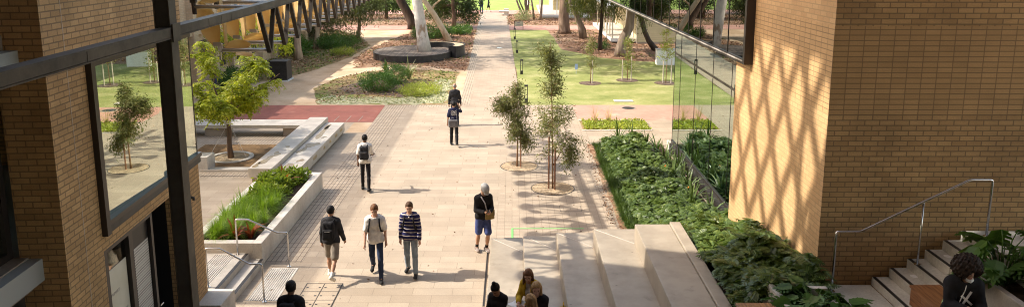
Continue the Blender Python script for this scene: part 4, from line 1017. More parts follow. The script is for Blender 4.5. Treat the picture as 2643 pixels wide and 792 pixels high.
# ================================================================ BIG TREES (trunks in view, crowns above the picture shade the ground)
HI = dict(per=46, cr=.6, L=.34, W=.13, droop=.5)
def high(c, r, n): return (c, r, n)
tree('ghost_gum', 'big white ghost gum trunk rising through the round timber deck', (-6.31, 54.1, .44), [(0, 0, -.1), (-.12, 0, 1.0), (-.28, 0, 2.2), (-.46, 0, 3.6), (-.8, .2, 6), (-.9, .4, 9)], .46, .28, 'bark_white',
     [high((-1.5, 0, 9.5), (4, 5, 1.5), 105), high((2.0, -4, 10.5), (4, 4, 1.3), 85), high((2.5, 6, 10), (3.5, 4, 1.2), 70)], 'lf_gum', HI, limbs=[([(-.7, .1, 5.0), (.6, 1, 7.5), (1.5, 2, 9.6)], .16, .07)])
tree('leaning_gum', 'leaning cream gum trunk with a side branch behind the curved seat', (-5.1, 62.0, 0), [(0, 0, 0), (-.55, 0, 1.1), (-1.25, 0, 2.35), (-2.1, 0, 3.6), (-3.4, .4, 6), (-4.0, .6, 8.5)], .27, .14, 'bark_cream',
     [high((-4.5, .5, 9), (3.5, 4.5, 1.5), 80), high((-1, 4, 9.8), (3, 4, 1.2), 60)], 'lf_gum', HI, limbs=[([(-1.5, 0, 2.75), (-1.25, 0, 3.2), (-.75, -.1, 3.6), (.4, -.2, 4.6)], .10, .05)])
tree('dark_trunk_tree', 'massive leaning dark trunk behind the white ghost gum', (-9.7, 74.0, 0), [(0, 0, 0), (-.1, 0, .7), (-.6, 0, 1.7), (-1.2, 0, 2.8), (-2.2, 0, 5), (-2.6, 0, 8)], .50, .36, 'bark_dark',
     [high((-3, 0, 9), (4.5, 4, 2), 80)], 'lf_dark', HI)
tree('paperbark_tree', 'pale paperbark trunk beside the sandy path under the steel sails', (-15.0, 52.7, 0), [(0, 0, 0), (-.06, 0, 1), (-.02, 0, 2.2), (.1, 0, 4), (.2, .2, 7)], .27, .17, 'bark_paper',
     [high((.5, 0, 8), (3.4, 3.6, 1.6), 70), high((-.5, -3, 9.5), (3, 3, 1.4), 40)], 'lf_casu', HI)
tree('paperbark_tree', 'thin leaning paperbark trunk among the shrubs behind the first paperbark', (-15.5, 58.9, 0), [(0, 0, 0), (.25, 0, 1), (.35, 0, 2.2), (.5, 0, 4), (.7, .2, 7)], .19, .12, 'bark_paper',
     [high((.8, 0, 7.6), (3.4, 3.2, 1.6), 55), high((.5, 5, 9), (3.4, 3.2, 1.4), 50)], 'lf_casu', HI)
FINE = dict(per=70, cr=.50, L=.30, W=.05, droop=1.0)
tree('sheoak_tree', 'grey trunked sheoak with fine weeping foliage hanging low behind the canopy', (-13.6, 66.5, 0), [(0, 0, 0), (.2, 0, 1.5), (.1, .1, 3), (.3, 0, 6)], .16, .09, 'bark_grey',
     [((.2, -.5, 3.0), (2.2, 1.4, .8), 40), ((0, 0, 5.5), (2.5, 2.5, 1.5), 50)], 'lf_casu', FINE, weeps=[((-.2, -.8, 3.0), (2.4, 1.2, .7), 150, 1.6), ((-2.2, -2.5, 2.6), (1.3, 1.0, .6), 70, 1.5), ((1.6, -.5, 3.6), (1.2, .8, .6), 60, 1.5)])
BUSH = dict(per=48, cr=.55, L=.21, W=.10, droop=.35)
tree('dense_tree', 'dense dark green tree with a straight brown trunk left of the long path', (-5.75, 74.6, 0), [(0, 0, 0), (.03, 0, 1.2), (-.05, 0, 2.4), (0, 0, 4)], .24, .15, 'bark_brown',
     [((.3, 1.0, 2.6), (2.4, 1.6, 1.3), 85), ((1.5, .8, 1.5), (1.1, 1.0, .9), 34), ((-1.6, 1.5, 1.9), (1.0, 1.2, 1.2), 36), ((0, .5, 5), (3.5, 3, 1.8), 70)], 'lf_dark', BUSH)
tree('dense_tree', 'dense dark green tree between the leaning cream gum and the far oval', (-7.9, 80.5, 0), [(0, 0, 0), (.03, 0, 1.2), (-.05, 0, 2.4), (0, 0, 4)], .2, .13, 'bark_brown',
     [((0, 0, 2.0), (2.0, 1.6, 1.6), 80), ((0, .5, 5), (3, 3, 1.8), 50)], 'lf_dark', BUSH)
tree('dense_tree', 'broad leafed green tree on the leaf litter left of the dark leaning trunk', (-14.3, 86, 0), [(0, 0, 0), (.05, 0, 1.2), (-.05, 0, 2.4), (0, 0, 4)], .2, .13, 'bark_brown',
     [((.2, -.3, 2.1), (2.0, 1.4, 1.25), 70), ((1.6, 0, 1.7), (1.0, 1.0, .8), 26), ((0, .5, 5), (3, 3, 1.8), 50)], 'lf_dark', BUSH)
tree('dense_tree', 'dark green tree at the far left edge of the leaf litter behind the sheoak', (-20, 84, 0), [(0, 0, 0), (.05, 0, 1.2), (0, 0, 3)], .2, .13, 'bark_brown',
     [((0, 0, 2.4), (3.4, 2.2, 1.7), 90), ((0, 0, 5), (3.4, 2.5, 1.7), 50)], 'lf_dark', BUSH)
for i, (x, y) in enumerate([(-27, 78), (-34, 88), (-25, 92), (-42, 80), (-31, 70)]):
    tree('dense_tree', ['dense dark tree in the grove mirrored by the upper glass', 'tall dark tree at the back of the grove on the far left', 'dark tree at the oval end of the grove on the far left', 'outermost dark tree of the grove on the far left', 'nearest dark tree of the grove behind the cream brick building'][i], (x, y, 0), [(0, 0, 0), (.05, 0, 1.5), (0, 0, 4)], .25, .15, 'bark_brown',
         [((0, 0, 3.0), (3.6, 2.6, 2.0), 80), ((0, 0, 6), (3.6, 2.6, 1.8), 40)], 'lf_dark', dict(per=34, cr=.7, L=.34, W=.17, droop=.35))
# right hand group
tree('red_gum', 'thick straight red brown trunk standing in the mulch beyond the lawn', (4.85, 70.2, 0), [(0, 0, 0), (.02, 0, .3), (-.05, 0, 1.5), (0, 0, 3.2), (.1, 0, 7)], .62, .34, 'bark_brown',
     [high((0, 0, 9), (4, 4, 1.8), 80)], 'lf_dark', HI)
DR = dict(per=64, cr=.40, L=.34, W=.05, droop=2.2)
tree('peppermint_tree', 'pale leaning trunk with weeping foliage right of the red brown trunk', (6.25, 66, 0), [(0, 0, 0), (-.2, 0, .9), (-.6, 0, 2.0), (-1.15, 0, 3.1), (-1.7, 0, 6)], .30, .17, 'bark_grey',
     [((-1, 0, 7.5), (3, 3, 1.8), 55)], 'lf_droop', DR, weeps=[((-.9, -.3, 3.6), (.9, .6, .5), 34, 1.3), ((-.1, -.5, 3.7), (1.0, .6, .5), 60, 1.7)], limbs=[([(.25, .3, 0), (.15, .2, .8), (-.2, 0, 1.5)], .12, .06)])
tree('peppermint_tree', 'slim dark upright trunk with weeping foliage in front of the cottage path', (6.85, 58.3, 0), [(0, 0, 0), (-.02, 0, .8), (.05, 0, 1.8), (.1, 0, 3.0), (.1, 0, 6)], .17, .12, 'bark_dark',
     [((0, 0, 6.5), (3, 3, 1.6), 50)], 'lf_droop', DR, weeps=[((-.5, -.1, 4.3), (1.3, .6, .5), 80, 1.6), ((.7, .1, 4.3), (.8, .5, .4), 50, 1.9), ((-1.7, .4, 4.0), (.5, .4, .4), 24, 1.2)])
tree('peppermint_tree', 'thick twisting grey trunk in front of the cottage verandah', (7.9, 54.7, 0), [(0, 0, 0), (.0, 0, .5), (.22, 0, 1.3), (.62, 0, 2.1), (.72, 0, 3.2), (.5, .2, 6)], .40, .26, 'bark_grey',
     [((0, 0, 7.5), (3.5, 3.5, 1.8), 70)], 'lf_droop', DR, weeps=[((1.55, .5, 4.2), (.55, .4, .5), 50, 2.1), ((-.25, .5, 4.2), (.45, .4, .4), 30, 1.5)], limbs=[([(.62, 0, 2.15), (.80, -.05, 2.2), (.86, -.08, 2.24)], .12, .10)])
tree('peppermint_tree', 'thin dark trunk leaning left in front of the weatherboard wall', (11.1, 57.7, 0), [(0, 0, 0), (-.6, 0, .75), (-.95, 0, 1.5), (-1.3, 0, 2.8), (-1.4, 0, 5)], .22, .15, 'bark_dark',
     [((-1, 0, 6.5), (3, 3, 1.6), 45)], 'lf_droop', DR, weeps=[((-1.7, .1, 4.0), (.4, .4, .4), 24, 1.4), ((-.6, .3, 4.2), (.9, .5, .3), 36, 1.2)])
tree('multi_stem_tree', 'many stemmed grey tree standing in mulch at the end of the path', (1.5, 84.9, 0), [(0, 0, 0), (.1, 0, .8), (.1, 0, 2), (.2, 0, 4)], .17, .10, 'bark_grey', [high((-.5, 0, 5), (2.5, 2.5, 1.4), 40)], 'lf_dark', HI,
     limbs=[([(-.2, 0, .2), (-.75, 0, 1.4), (-1.35, 0, 3.0)], .14, .09), ([(-.05, .1, .6), (-.5, .1, 1.6), (-1.0, .1, 2.8)], .10, .06), ([(.1, 0, .7), (-.05, 0, 1.6), (-.1, 0, 3.2)], .09, .06), ([(.15, 0, .6), (.35, 0, 1.6), (.4, 0, 3.2)], .11, .08)])
tree('thin_tree', 'thin grey trunk left of the far cottage verandah, leaning left', (2.45, 84.4, 0), [(0, 0, 0), (-.1, 0, 1), (-.3, 0, 2.2), (-.5, 0, 4)], .13, .08, 'bark_grey', [high((-.5, 0, 4.8), (1.6, 1.6, 1), 20)], 'lf_dark', HI)
tree('thin_tree', 'thin grey trunk directly in front of the far cottage verandah', (3.15, 83.6, 0), [(0, 0, 0), (.05, 0, .8), (.15, 0, 1.8), (.3, 0, 4)], .15, .09, 'bark_grey', [high((.2, 0, 4.8), (1.8, 1.8, 1), 24)], 'lf_dark', HI)
# staked young trees on the lawn
def lawn_sapling(label, x, y, h, spread, stakes, leaf, seed, zl=.75):
    g = thing('mulch_ring', 'wood chip ring under the %s' % label.split(' on the lawn')[0], 'mulch', (x, y, 0), group='mulch rings on the lawn')
    MB().disc(0, 0, .006, .66, 30, jit=.12).build('chips', M['chips'], g)
    t = thing('staked_tree', label, 'tree', (x, y, 0), group='staked young trees on the lawn')
    tr = MB(); tr.tube([(0, 0, 0), (.03, 0, h * .4), (-.04, 0, h * .75), (-.06, 0, h * .98)], [.025, .02, .013, .006], 7)
    r = random.Random(seed); spc = []
    for i in range(30):
        z = r.uniform(zl, h * .95); a = r.uniform(0, 6.28); w = spread * (1 - .75 * max(0, (z / h - .45) / .55)) * r.uniform(.5, 1.1)
        spc.append(((0, 0, z), (w * math.cos(a), w * math.sin(a), z + r.uniform(-.1, .35)), 34))
    tw, V = branchlets(spc, .10, .042, 1, .15, seed); tr.add(tw.v, tw.f)
    tr.build('trunk', M['twig'], t, smooth=True, uv=False); quads_obj('crown', V, len(V) // 4, M[leaf], t)
    b = MB()
    for sx, sy, sh in stakes: b.tube([(sx, sy, -.02), (sx, sy, sh)], .03, 8)
    b.build('support_stake', M['stake_pale'], t)
lawn_sapling('leftmost staked young tree on the lawn, dark leaved with one pale stake', 4.55, 43.25, 2.65, .55, [(.1, -.1, 1.35)], 'lf_gum', 41)
lawn_sapling('middle staked young tree on the lawn, thin crown between two stakes', 6.85, 44.3, 2.55, .5, [(-.28, .1, 1.2), (.22, -.1, 1.45)], 'lf_young', 52, .55)
lawn_sapling('bright yellow green staked young tree on the lawn beside the white cabinet', 8.95, 43.3, 3.4, .75, [(-.15, .1, 1.35), (.28, -.1, 1.4)], 'lf_lime', 63, 1.35)
o = MB().box(3.93, 4.10, 46.6, 46.63, .28, .62).tube([(4.01, 46.64, 0), (4.01, 46.64, .5)], .01, 6).build('lawn_tag', plain('blue_card', (.35, .45, .75), .5)); tag(o, 'small pale blue tag on a stick in the lawn', 'tag')

# ================================================================ SHRUBS AND BED PLANTS
def shrub(name, label, x, y, r, h, leaf, ncl, per, L, W, group=None, cr=.16, cat='shrub'):
    t = thing(name, label, cat, (x, y, 0), group=group)
    b = MB()
    V, cc = blob_leaves((0, 0, h * .5), (r[0], r[1], h * .52), ncl, per, cr, L, W, droop=-.5, shell=.55)
    V[:, 2] = np.maximum(V[:, 2], .01)
    for q in cc[::5]: b.tube([(q[0] * .2, q[1] * .2, 0), (q[0] * .8, q[1] * .8, max(q[2] * .85, .05))], [.015, .006], 5)
    b.build('stems', M['twig'], t, uv=False); quads_obj('foliage', V, len(V) // 4, M[leaf], t)
    return t
shrub('round_shrub', 'large rounded green shrub in the wood chip bed', -7.35, 40.9, (1.05, .9), 1.0, 'lf_shrub', 150, 50, .085, .036)
shrub('round_shrub', 'smaller rounded green shrub tucked behind the large one', -6.75, 43.2, (.75, .8), 1.0, 'lf_shrub', 80, 50, .085, .036)
shrub('low_shrub', 'low lime green spreading shrub right of the rounded shrubs', -4.95, 40.2, (1.2, 1.4), .34, 'lf_lime', 120, 34, .12, .04)
shrub('low_shrub', 'dark fine leaved shrub under the paperbark trunks', -14.0, 59.3, (1.7, 1.4), .95, 'lf_shrub', 130, 44, .16, .045, cr=.25)
shrub('low_shrub', 'dark green shrub against the cream brick wall behind the service cabinet', -16.0, 55.6, (1.0, 1.2), 1.25, 'lf_shrub', 90, 44, .16, .06, cr=.25)
shrub('low_shrub', 'tall loose shrub behind the thin paperbark trunk', -16.3, 64.5, (1.9, 1.6), 2.1, 'lf_casu', 120, 44, .22, .04, cr=.35)
shrub('low_shrub', 'grey green straggly shrub near the sheoak foliage', -13.6, 62.8, (1.0, 1.0), 1.1, 'lf_casu', 50, 40, .2, .03, cr=.3)
shrub('low_shrub', 'small bright shrub at the front edge of the path bed', -12.6, 55.5, (.9, 1.0), .4, 'lf_lime', 40, 40, .12, .05, cr=.2)
shrub('low_shrub', 'strappy dark green shrub row below the leaning cream gum', -7.0, 66.5, (1.9, 1.2), .95, 'lf_shrub', 120, 44, .26, .04, cr=.25)
shrub('low_shrub', 'rounded green shrub right of the leaning cream gum base', -4.6, 69.5, (1.0, 1.2), .7, 'lf_shrub', 60, 40, .16, .07, cr=.22)
shrub('low_shrub', 'grey green shrub at the foot of the many stemmed tree', 1.35, 83.4, (1.0, .8), 1.0, 'lf_silver', 60, 36, .16, .04, cr=.25)
shrub('low_shrub', 'green shrubs along the cream brick wall under the thin robinia', -15.9, 42.8, (.9, 1.6), .8, 'lf_shrub', 70, 40, .16, .07, cr=.22)
shrub('low_shrub', 'dark shrub at the foot of the slim dark trunk on the mulch', 7.1, 58.9, (.6, .6), .6, 'lf_shrub', 30, 36, .12, .05, cr=.18)
def strappy(name, label, x, y, z, n, L, W, leaf, up=.9, group=None, seed=0, cat='plant'):
    t = thing(name, label, cat, (x, y, z), group=group)
    me = strap_mesh(n, L, W, up, seed); o = quads_obj('leaves', me, len(me) // 4, M[leaf], t); return t
def strap_mesh(n, L, W, up, seed, k=4, base=.04):
    r = np.random.default_rng(seed); a = r.uniform(0, 6.28, n); inc = r.uniform(.15, 1.0, n); l = r.uniform(.6, 1.1, n) * L
    V = np.empty((n, k, 4, 3)); w = W * r.uniform(.7, 1.2, n)
    dirh = np.stack([np.cos(a), np.sin(a), np.zeros(n)], 1); side = np.stack([-np.sin(a), np.cos(a), np.zeros(n)], 1)
    def pos(s): return dirh * (base + l * inc * s * (.35 + .65 * s))[:, None] + np.array([0, 0, 1.]) * (l * (up * s * (1.15 - .15 * inc) - inc * .85 * s ** 2.2))[:, None]
    prof = [.6, 1.0, .9, .6, .06] if k == 4 else [.8, 1, .05]
    for i in range(k):
        p0, p1 = pos(i / k), pos((i + 1) / k)
        V[:, i, 0] = p0 - side * (w * prof[i] / 2)[:, None]; V[:, i, 1] = p0 + side * (w * prof[i] / 2)[:, None]
        V[:, i, 2] = p1 + side * (w * prof[i + 1] / 2)[:, None]; V[:, i, 3] = p1 - side * (w * prof[i + 1] / 2)[:, None]
    return V.reshape(-1, 3)
strappy('agave', 'upright dark agave behind the rounded shrubs', -8.0, 47.3, .0, 22, .8, .14, 'lf_strap', 1.1, seed=1)
strappy('cycad', 'pale feathery cycad with arching fronds beside the rounded shrubs', -6.15, 44.5, .0, 40, 1.25, .085, 'lf_silver', 1.15, seed=2)
# raised planter: grass tussocks, leafy plants, cordylines
tuf = None
rr = random.Random(21)
for i in range(34):
    x = rr.uniform(-7.65, -6.5); y = 17.9 + (i / 34) * 3.0 + rr.uniform(-.1, .1)
    if tuf is None:
        tuf = thing('grass_tussock', 'bright green fine bladed grass tussock in the near half of the white planter', 'grass tussock', group='grass tussocks in the white planter')
        me = strap_mesh(150, .62, .011, 1.05, 5, 2, .02); quads_obj('blades', me, len(me) // 4, M['lf_grass'], tuf); o = tuf
    else: o = copy_tree(tuf)
    s = rr.uniform(.8, 1.15); o.location = (x, y, .42); o.rotation_euler = (0, 0, rr.uniform(0, 6.28)); o.scale = (s, s, s)
lp = None
for i in range(26):
    x = rr.uniform(-7.55, -6.55); y = 20.75 + (i / 26) * 2.4 + rr.uniform(-.1, .1)
    if lp is None:
        lp = thing('leafy_plant', 'low yellow green leafy plant in the far half of the white planter', 'plant', group='leafy plants in the white planter')
        V, cc = blob_leaves((0, 0, .16), (.26, .26, .17), 26, 9, .06, .13, .06, droop=-.3, shell=.4)
        quads_obj('leaves', V, len(V) // 4, M['lf_leafy'], lp); o = lp
    else: o = copy_tree(lp)
    s = rr.uniform(.8, 1.25); o.location = (x, y, .44); o.rotation_euler = (0, 0, rr.uniform(0, 6.28)); o.scale = (s, s, s)
for i, (x, y, s) in enumerate([(-6.95, 18.05, 'red and orange cordyline at the near end of the white planter behind the handrail'), (-6.62, 18.15, 'dark red cordyline with one yellow leaf in the near corner of the white planter'), (-7.5, 22.2, 'tall bronze canna leaf at the left edge of the white planter'), (-7.2, 22.9, 'bronze cordyline at the far end of the white planter'), (-7.0, 22.3, 'upright bronze canna among the leafy plants of the white planter')]):
    strappy('cordyline', s, x, y, .44, 16 if i < 2 else 7, .55, .10, 'lf_red', 1.1 if i < 2 else 1.3, seed=30 + i)
# garden bed of split-leaf philodendron along the glass: counted in hundreds, one mass
def split_leaf(k=6, cw=.10):
    """lobed leaf lying in +y, quads of 4: central blade halves plus k lobes on each side"""
    Q = []
    for s in (-1, 1):
        for i in range(k):
            y0 = i / k * .82; y1 = (i + .72) / k * .82 + .03
            w = (math.sin(math.pi * (.18 + .78 * (i + .5) / k)) ** .8) * .46
            yt = y1 + .10 + .05 * i / k
            Q += [(0, y0, 0.0), (0, y1, .0), (s * w, yt, -.06), (s * w * .92, yt - .11, -.055)]
        Q += [(0, 0, 0), (0, .95, -.02), (s * cw, .6, .02), (s * cw, .1, .02)]
    Q += [(0, .78, 0), (.09, .92, -.02), (0, 1.12, -.06), (-.09, .92, -.02)]
    return np.array(Q).reshape(-1, 4, 3)
SL = split_leaf(); SL_WIDE = split_leaf(5, .27)
def place_leaves(P, yaw, pitch, roll, size, tmpl=None):
    n = len(P); cy, sy = np.cos(yaw), np.sin(yaw); cp, sp_ = np.cos(pitch), np.sin(pitch); cr, sr = np.cos(roll), np.sin(roll)
    T = (SL if tmpl is None else tmpl).reshape(1, -1, 3) * size[:, None, None]
    x = T[..., 0] * cr[:, None] - T[..., 2] * sr[:, None]; z = T[..., 0] * sr[:, None] + T[..., 2] * cr[:, None]; y = T[..., 1]
    y2 = y * cp[:, None] - z * sp_[:, None]; z2 = y * sp_[:, None] + z * cp[:, None]
    X = x * cy[:, None] - y2 * sy[:, None]; Y = x * sy[:, None] + y2 * cy[:, None]
    return (np.stack([X, Y, z2], -1) + P[:, None, :]).reshape(-1, 3)
def bed_top(x, y):
    soil = np.where(y > 20.5, .02, np.where(y > 17, .02 + (20.5 - y) / 3.5 * .8, np.where(y > 13, .82 + (17 - y) / 4 * 1.05, 1.9)))
    return soil
n = 12500
y = rng.uniform(0, 1, n) ** 1.1 * (29.0 - 10.9) + 10.9
lo = np.where(y > 18.2, np.where(y > 20, 3.55, 3.5), 3.55); hi = np.where(y > 17, 5.75 - np.clip((y - 17) * .0, 0, 1), 5.0)
hi = np.where(y > 19.5, 5.35 - np.clip(y - 22, 0, 9) * .05, hi)
x = lo + (hi - lo) * rng.random(n)
edge = np.minimum(np.minimum(x - lo, .5), 1) * 2
und = .10 * np.sin(x * 5 + y * 2.3) + .09 * np.sin(y * 4.1 - x * 3)
z = bed_top(x, y) + .12 + (.36 + und) * np.clip(edge * .6 + .45, 0, 1) * rng.uniform(.65, 1.05, n) + np.where(y < 17, .10, 0)
P = np.stack([x, y, z], 1)
V = place_leaves(P, rng.normal(2.4, 1.1, n), rng.normal(-.35, .35, n), rng.normal(0, .35, n), rng.uniform(.11, .22, n) * np.where(y < 16, 1.15, 1.0))
o = quads_obj('philodendron_bed', V, len(V) // 4, M['lf_bed'])
tag(o, 'mass of glossy dark split leaved philodendron filling the long bed beside the glass', 'ground cover', kind='stuff')
# fine dark mondo grass along the paved edge of the bed
n = 900; VV = []
yy = rng.uniform(19.6, 29.1, n); xx = 3.2 + rng.random(n) ** 1.5 * .65
far = yy > 27.4; xx[far] = 3.2 + rng.random(far.sum()) * 1.6
base = strap_mesh(26, .30, .012, .9, 77, 2, .02)
for a, b_ in zip(xx, yy):
    q = rng.uniform(0, 6.28); c, s = math.cos(q), math.sin(q); sc = rng.uniform(.7, 1.15)
    Bq = base * sc; VV.append(np.stack([Bq[:, 0] * c - Bq[:, 1] * s + a, Bq[:, 0] * s + Bq[:, 1] * c + b_, Bq[:, 2] + .01], 1))
V = np.concatenate(VV); o = quads_obj('mondo_grass', V, len(V) // 4, M['lf_mondo'])
tag(o, 'fine dark mondo grass edging the garden bed along the paving', 'grass', kind='stuff')
for i, (x, y, z) in enumerate([(4.25, 29.3, 0), (4.75, 28.9, 0), (5.2, 28.3, 0), (5.45, 27.5, 0), (5.55, 26.6, 0), (5.5, 25.6, 0), (5.55, 24.6, 0), (5.6, 23.6, 0), (5.5, 22.7, 0), (5.45, 21.8, .02), (5.2, 21.0, .1), (5.6, 20.3, .1), (5.75, 25.1, 0), (5.3, 24.1, 0), (3.62, 13.9, 1.8), (3.62, 12.9, 1.9), (3.65, 11.9, 1.95), (3.7, 11.2, 1.95), (3.6, 14.8, 1.6), (3.9, 10.7, 1.95)]):
    lab = 'arching strappy clivia plant growing along the foot of the glass wall' if i < 14 else 'dark strappy clivia plant overhanging the kerb beside the top seating terrace'
    o = strappy('clivia', lab, x, y, z + .05, 22, .98 if i < 14 else .62, .055, 'lf_strap' if i % 3 else 'lf_mondo', 1.05 if i < 14 else .75, group='clivias along the glass wall' if i < 14 else 'clivias beside the kerb', seed=60 + i)
o = MB().tube([(5.35, 22.0, .5), (5.37, 22.0, .56)], [.03, .012], 6).tube([(5.1, 24.3, .5), (5.12, 24.3, .57)], [.03, .012], 6).build('blossom', M['flower']); tag(o, 'small orange blossom among the strappy leaves by the glass', 'flower')
# low green strip bed on the right
n = 1900
P = np.stack([rng.uniform(3.12, 5.95, n), rng.uniform(31.66, 33.34, n), rng.uniform(.01, .09, n)], 1)
V = leaves(P, rng.normal(size=(n, 3)) + np.array([0, 0, .7]), rng.uniform(.08, .17, n), rng.uniform(.05, .09, n), .1)
o = quads_obj('ground_cover', V, len(V) // 4, M['lf_lime']); tag(o, 'low lime green ground cover in the edged strip beyond the garden bed', 'ground cover', kind='stuff')
for i, (x, y) in enumerate([(3.7, 33.0), (4.35, 33.1)]):
    strappy('dry_grass', ['left dry straw coloured grass tuft in the green strip', 'right dry straw coloured grass tuft in the green strip'][i], x, y, .02, 46, .75, .012, 'lf_dry', 1.25, seed=90 + i)
# big-leaved philodendrons in the concrete planter boxes
def philo(label, x, y, z, n, size, spread, h, seed, leaf='lf_shrub'):
    t = thing('philodendron', label, 'plant', (x, y, z))
    r = np.random.default_rng(seed); a = r.uniform(0, 6.28, n); d = r.uniform(.25, 1.0, n) * spread
    P = np.stack([np.cos(a) * d, np.sin(a) * d, h * (1.05 - .55 * d / spread) * r.uniform(.6, 1.1, n)], 1)
    st = MB()
    for p in P: st.tube([(p[0] * .12, p[1] * .12, 0), (p[0] * .55, p[1] * .55, p[2] * .8), tuple(p)], [.011, .009, .006], 6)
    V = place_leaves(P, a - math.pi / 2 + r.normal(0, .35, n), r.normal(-.45, .3, n), r.normal(0, .25, n), r.uniform(.7, 1.15, n) * size, SL_WIDE)
    quads_obj('leaves', V, len(V) // 4, M[leaf], t); st.build('stalks', M['lf_shrub'], t, uv=False)
philo('big leaved philodendron spilling from the planter box beside the garden bed', 4.42, 10.35, 2.28, 40, .34, .56, .55, 5)
philo('second big leaved philodendron at the near side of the planter box by the garden bed', 4.3, 9.7, 2.25, 34, .36, .6, .5, 6)
philo('bright philodendron with long stalks right behind the seated phone user', 7.15, 10.35, 2.8, 26, .44, .62, .85, 7, 'lf_shrub')
philo('bright philodendron at the right edge of the picture in the tall planter box', 7.75, 9.9, 2.8, 34, .44, .75, .6, 8, 'lf_shrub')

# fallen leaves and low green tufts over the beds and the ground under the trees
def inside(px, py, poly):
    r = np.zeros(len(px), bool); n = len(poly)
    for i in range(n):
        (x0, y0), (x1, y1) = poly[i], poly[(i + 1) % n]
        c = ((y0 > py) != (y1 > py)) & (px < (x1 - x0) * (py - y0) / (y1 - y0 + 1e-12) + x0); r ^= c
    return r
def scatter(name, label, poly, n, mats, probs, size, kind_cat='fallen leaves', zz=.02, clump=.9):
    a = np.array(poly); lo_, hi_ = a.min(0), a.max(0)
    x = rng.uniform(lo_[0], hi_[0], n); y = rng.uniform(lo_[1], hi_[1], n)
    k = inside(x, y, poly)
    f = np.sin(x * 1.7 + 1.3 * np.sin(y * 1.1)) * np.sin(y * 1.9 + 1.7 * np.sin(x * .8)) + rng.normal(size=n) * .6
    k &= f > -clump; x, y, f = x[k], y[k], f[k]; m = len(x)
    P = np.stack([x, y, rng.uniform(0, zz, m)], 1)
    V = leaves(P, rng.normal(size=(m, 3)) * np.array([1, 1, .25]) + np.array([0, 0, .12]), rng.uniform(.6, 1.4, m) * size, rng.uniform(.6, 1.2, m) * size * .5, .0)
    g = np.sin(x * .9 + 2) * np.sin(y * .7 + x * .4)
    mi = np.where(g + rng.normal(size=m) * .5 > probs, 1, 0)
    o = quads_obj(name, V, m, [M[q] for q in mats], None, mi)
    return tag(o, label, kind_cat, kind='stuff')
M['lf_litter'] = leafmat('fallen_leaf', (.10, .055, .032), (.30, .175, .10), 1.5, .05, rough=.7, c3=(.56, .40, .27))
M['lf_groundgreen'] = leafmat('ground_green', (.06, .085, .02), (.14, .17, .035), 1.2, .3, c3=(.28, .29, .08))
scatter('fallen_leaves', 'leaf litter with low green tufts over the long bed under the paperbarks', [(-14.9, 43.7), (-13.6, 45.6), (-12.8, 48.6), (-11.9, 54), (-11.7, 61), (-13.6, 67.2), (-16.8, 72), (-17, 43.7)], 5200, ('lf_litter', 'lf_groundgreen'), -.05, .20, zz=.12)
scatter('fallen_leaves', 'leaf litter and green tufts over the round bed with the rounded shrubs', [(-11, 41.5), (-9.7, 37.3), (-7, 38.6), (-5, 39.2), (-3.4, 44), (-3.5, 47.2), (-5.1, 48.1), (-7.6, 48.4), (-9.2, 47.3), (-10.5, 45)], 2600, ('lf_litter', 'lf_groundgreen'), .25, .15, zz=.08)
scatter('silver_ground_cover', 'pale silver green ground cover along the front edge of the round bed', [(-9.7, 37.3), (-3.4, 37.3), (-3.5, 44.3), (-4.6, 45), (-4.3, 40.5), (-5.8, 38.9), (-8.4, 39), (-9.8, 39.4)], 4200, ('lf_silver', 'lf_groundgreen'), .75, .12, 'ground cover', zz=.06, clump=1.4)
scatter('fallen_leaves', 'brown leaf litter around the timber deck and below the leaning gums', [(-10.4, 49.2), (-7, 49.4), (-2.9, 48.0), (-3.4, 73), (-9.2, 73), (-10.2, 66), (-11, 60), (-11.3, 54)], 6500, ('lf_litter', 'lf_groundgreen'), .75, .17, zz=.04, clump=.5)
scatter('fallen_leaves', 'brown leaf litter on the mulch between the lawn and the cottages', [(3.9, 72.8), (3.8, 66), (4.2, 59), (5.2, 57), (6.5, 54.6), (8.6, 52.7), (14, 52.2), (14, 61.5), (8, 61.5), (8, 72.8)], 5200, ('lf_litter', 'lf_groundgreen'), .95, .17, zz=.04, clump=.6)
scatter('fallen_leaves', 'red brown leaf litter beyond the cross path under the many stemmed tree', [(-.4, 77.6), (12, 77.6), (12, 91), (-.6, 91)], 4200, ('lf_litter', 'lf_groundgreen'), .95, .20, zz=.04, clump=.7)
scatter('fallen_leaves', 'leaf litter on the ground behind the cross path under the dense trees', [(-24, 77.6), (-3.6, 77.6), (-3.9, 91), (-24, 91)], 5200, ('lf_litter', 'lf_groundgreen'), .8, .20, zz=.04, clump=.7)

scatter('fallen_leaves', 'a few dry leaves and specks lying on the plaza paving', [(-6, 14), (3, 19), (3, 36), (-6, 36)], 420, ('lf_litter', 'lf_litter'), .5, .07, zz=.012, clump=.2)
scatter('fallen_leaves', 'dry leaves gathered along the paved edge of the garden bed', [(2.75, 19.6), (3.3, 19.6), (3.25, 29.2), (2.85, 29.2)], 900, ('lf_litter', 'lf_litter'), .5, .075, zz=.02, clump=1.0)
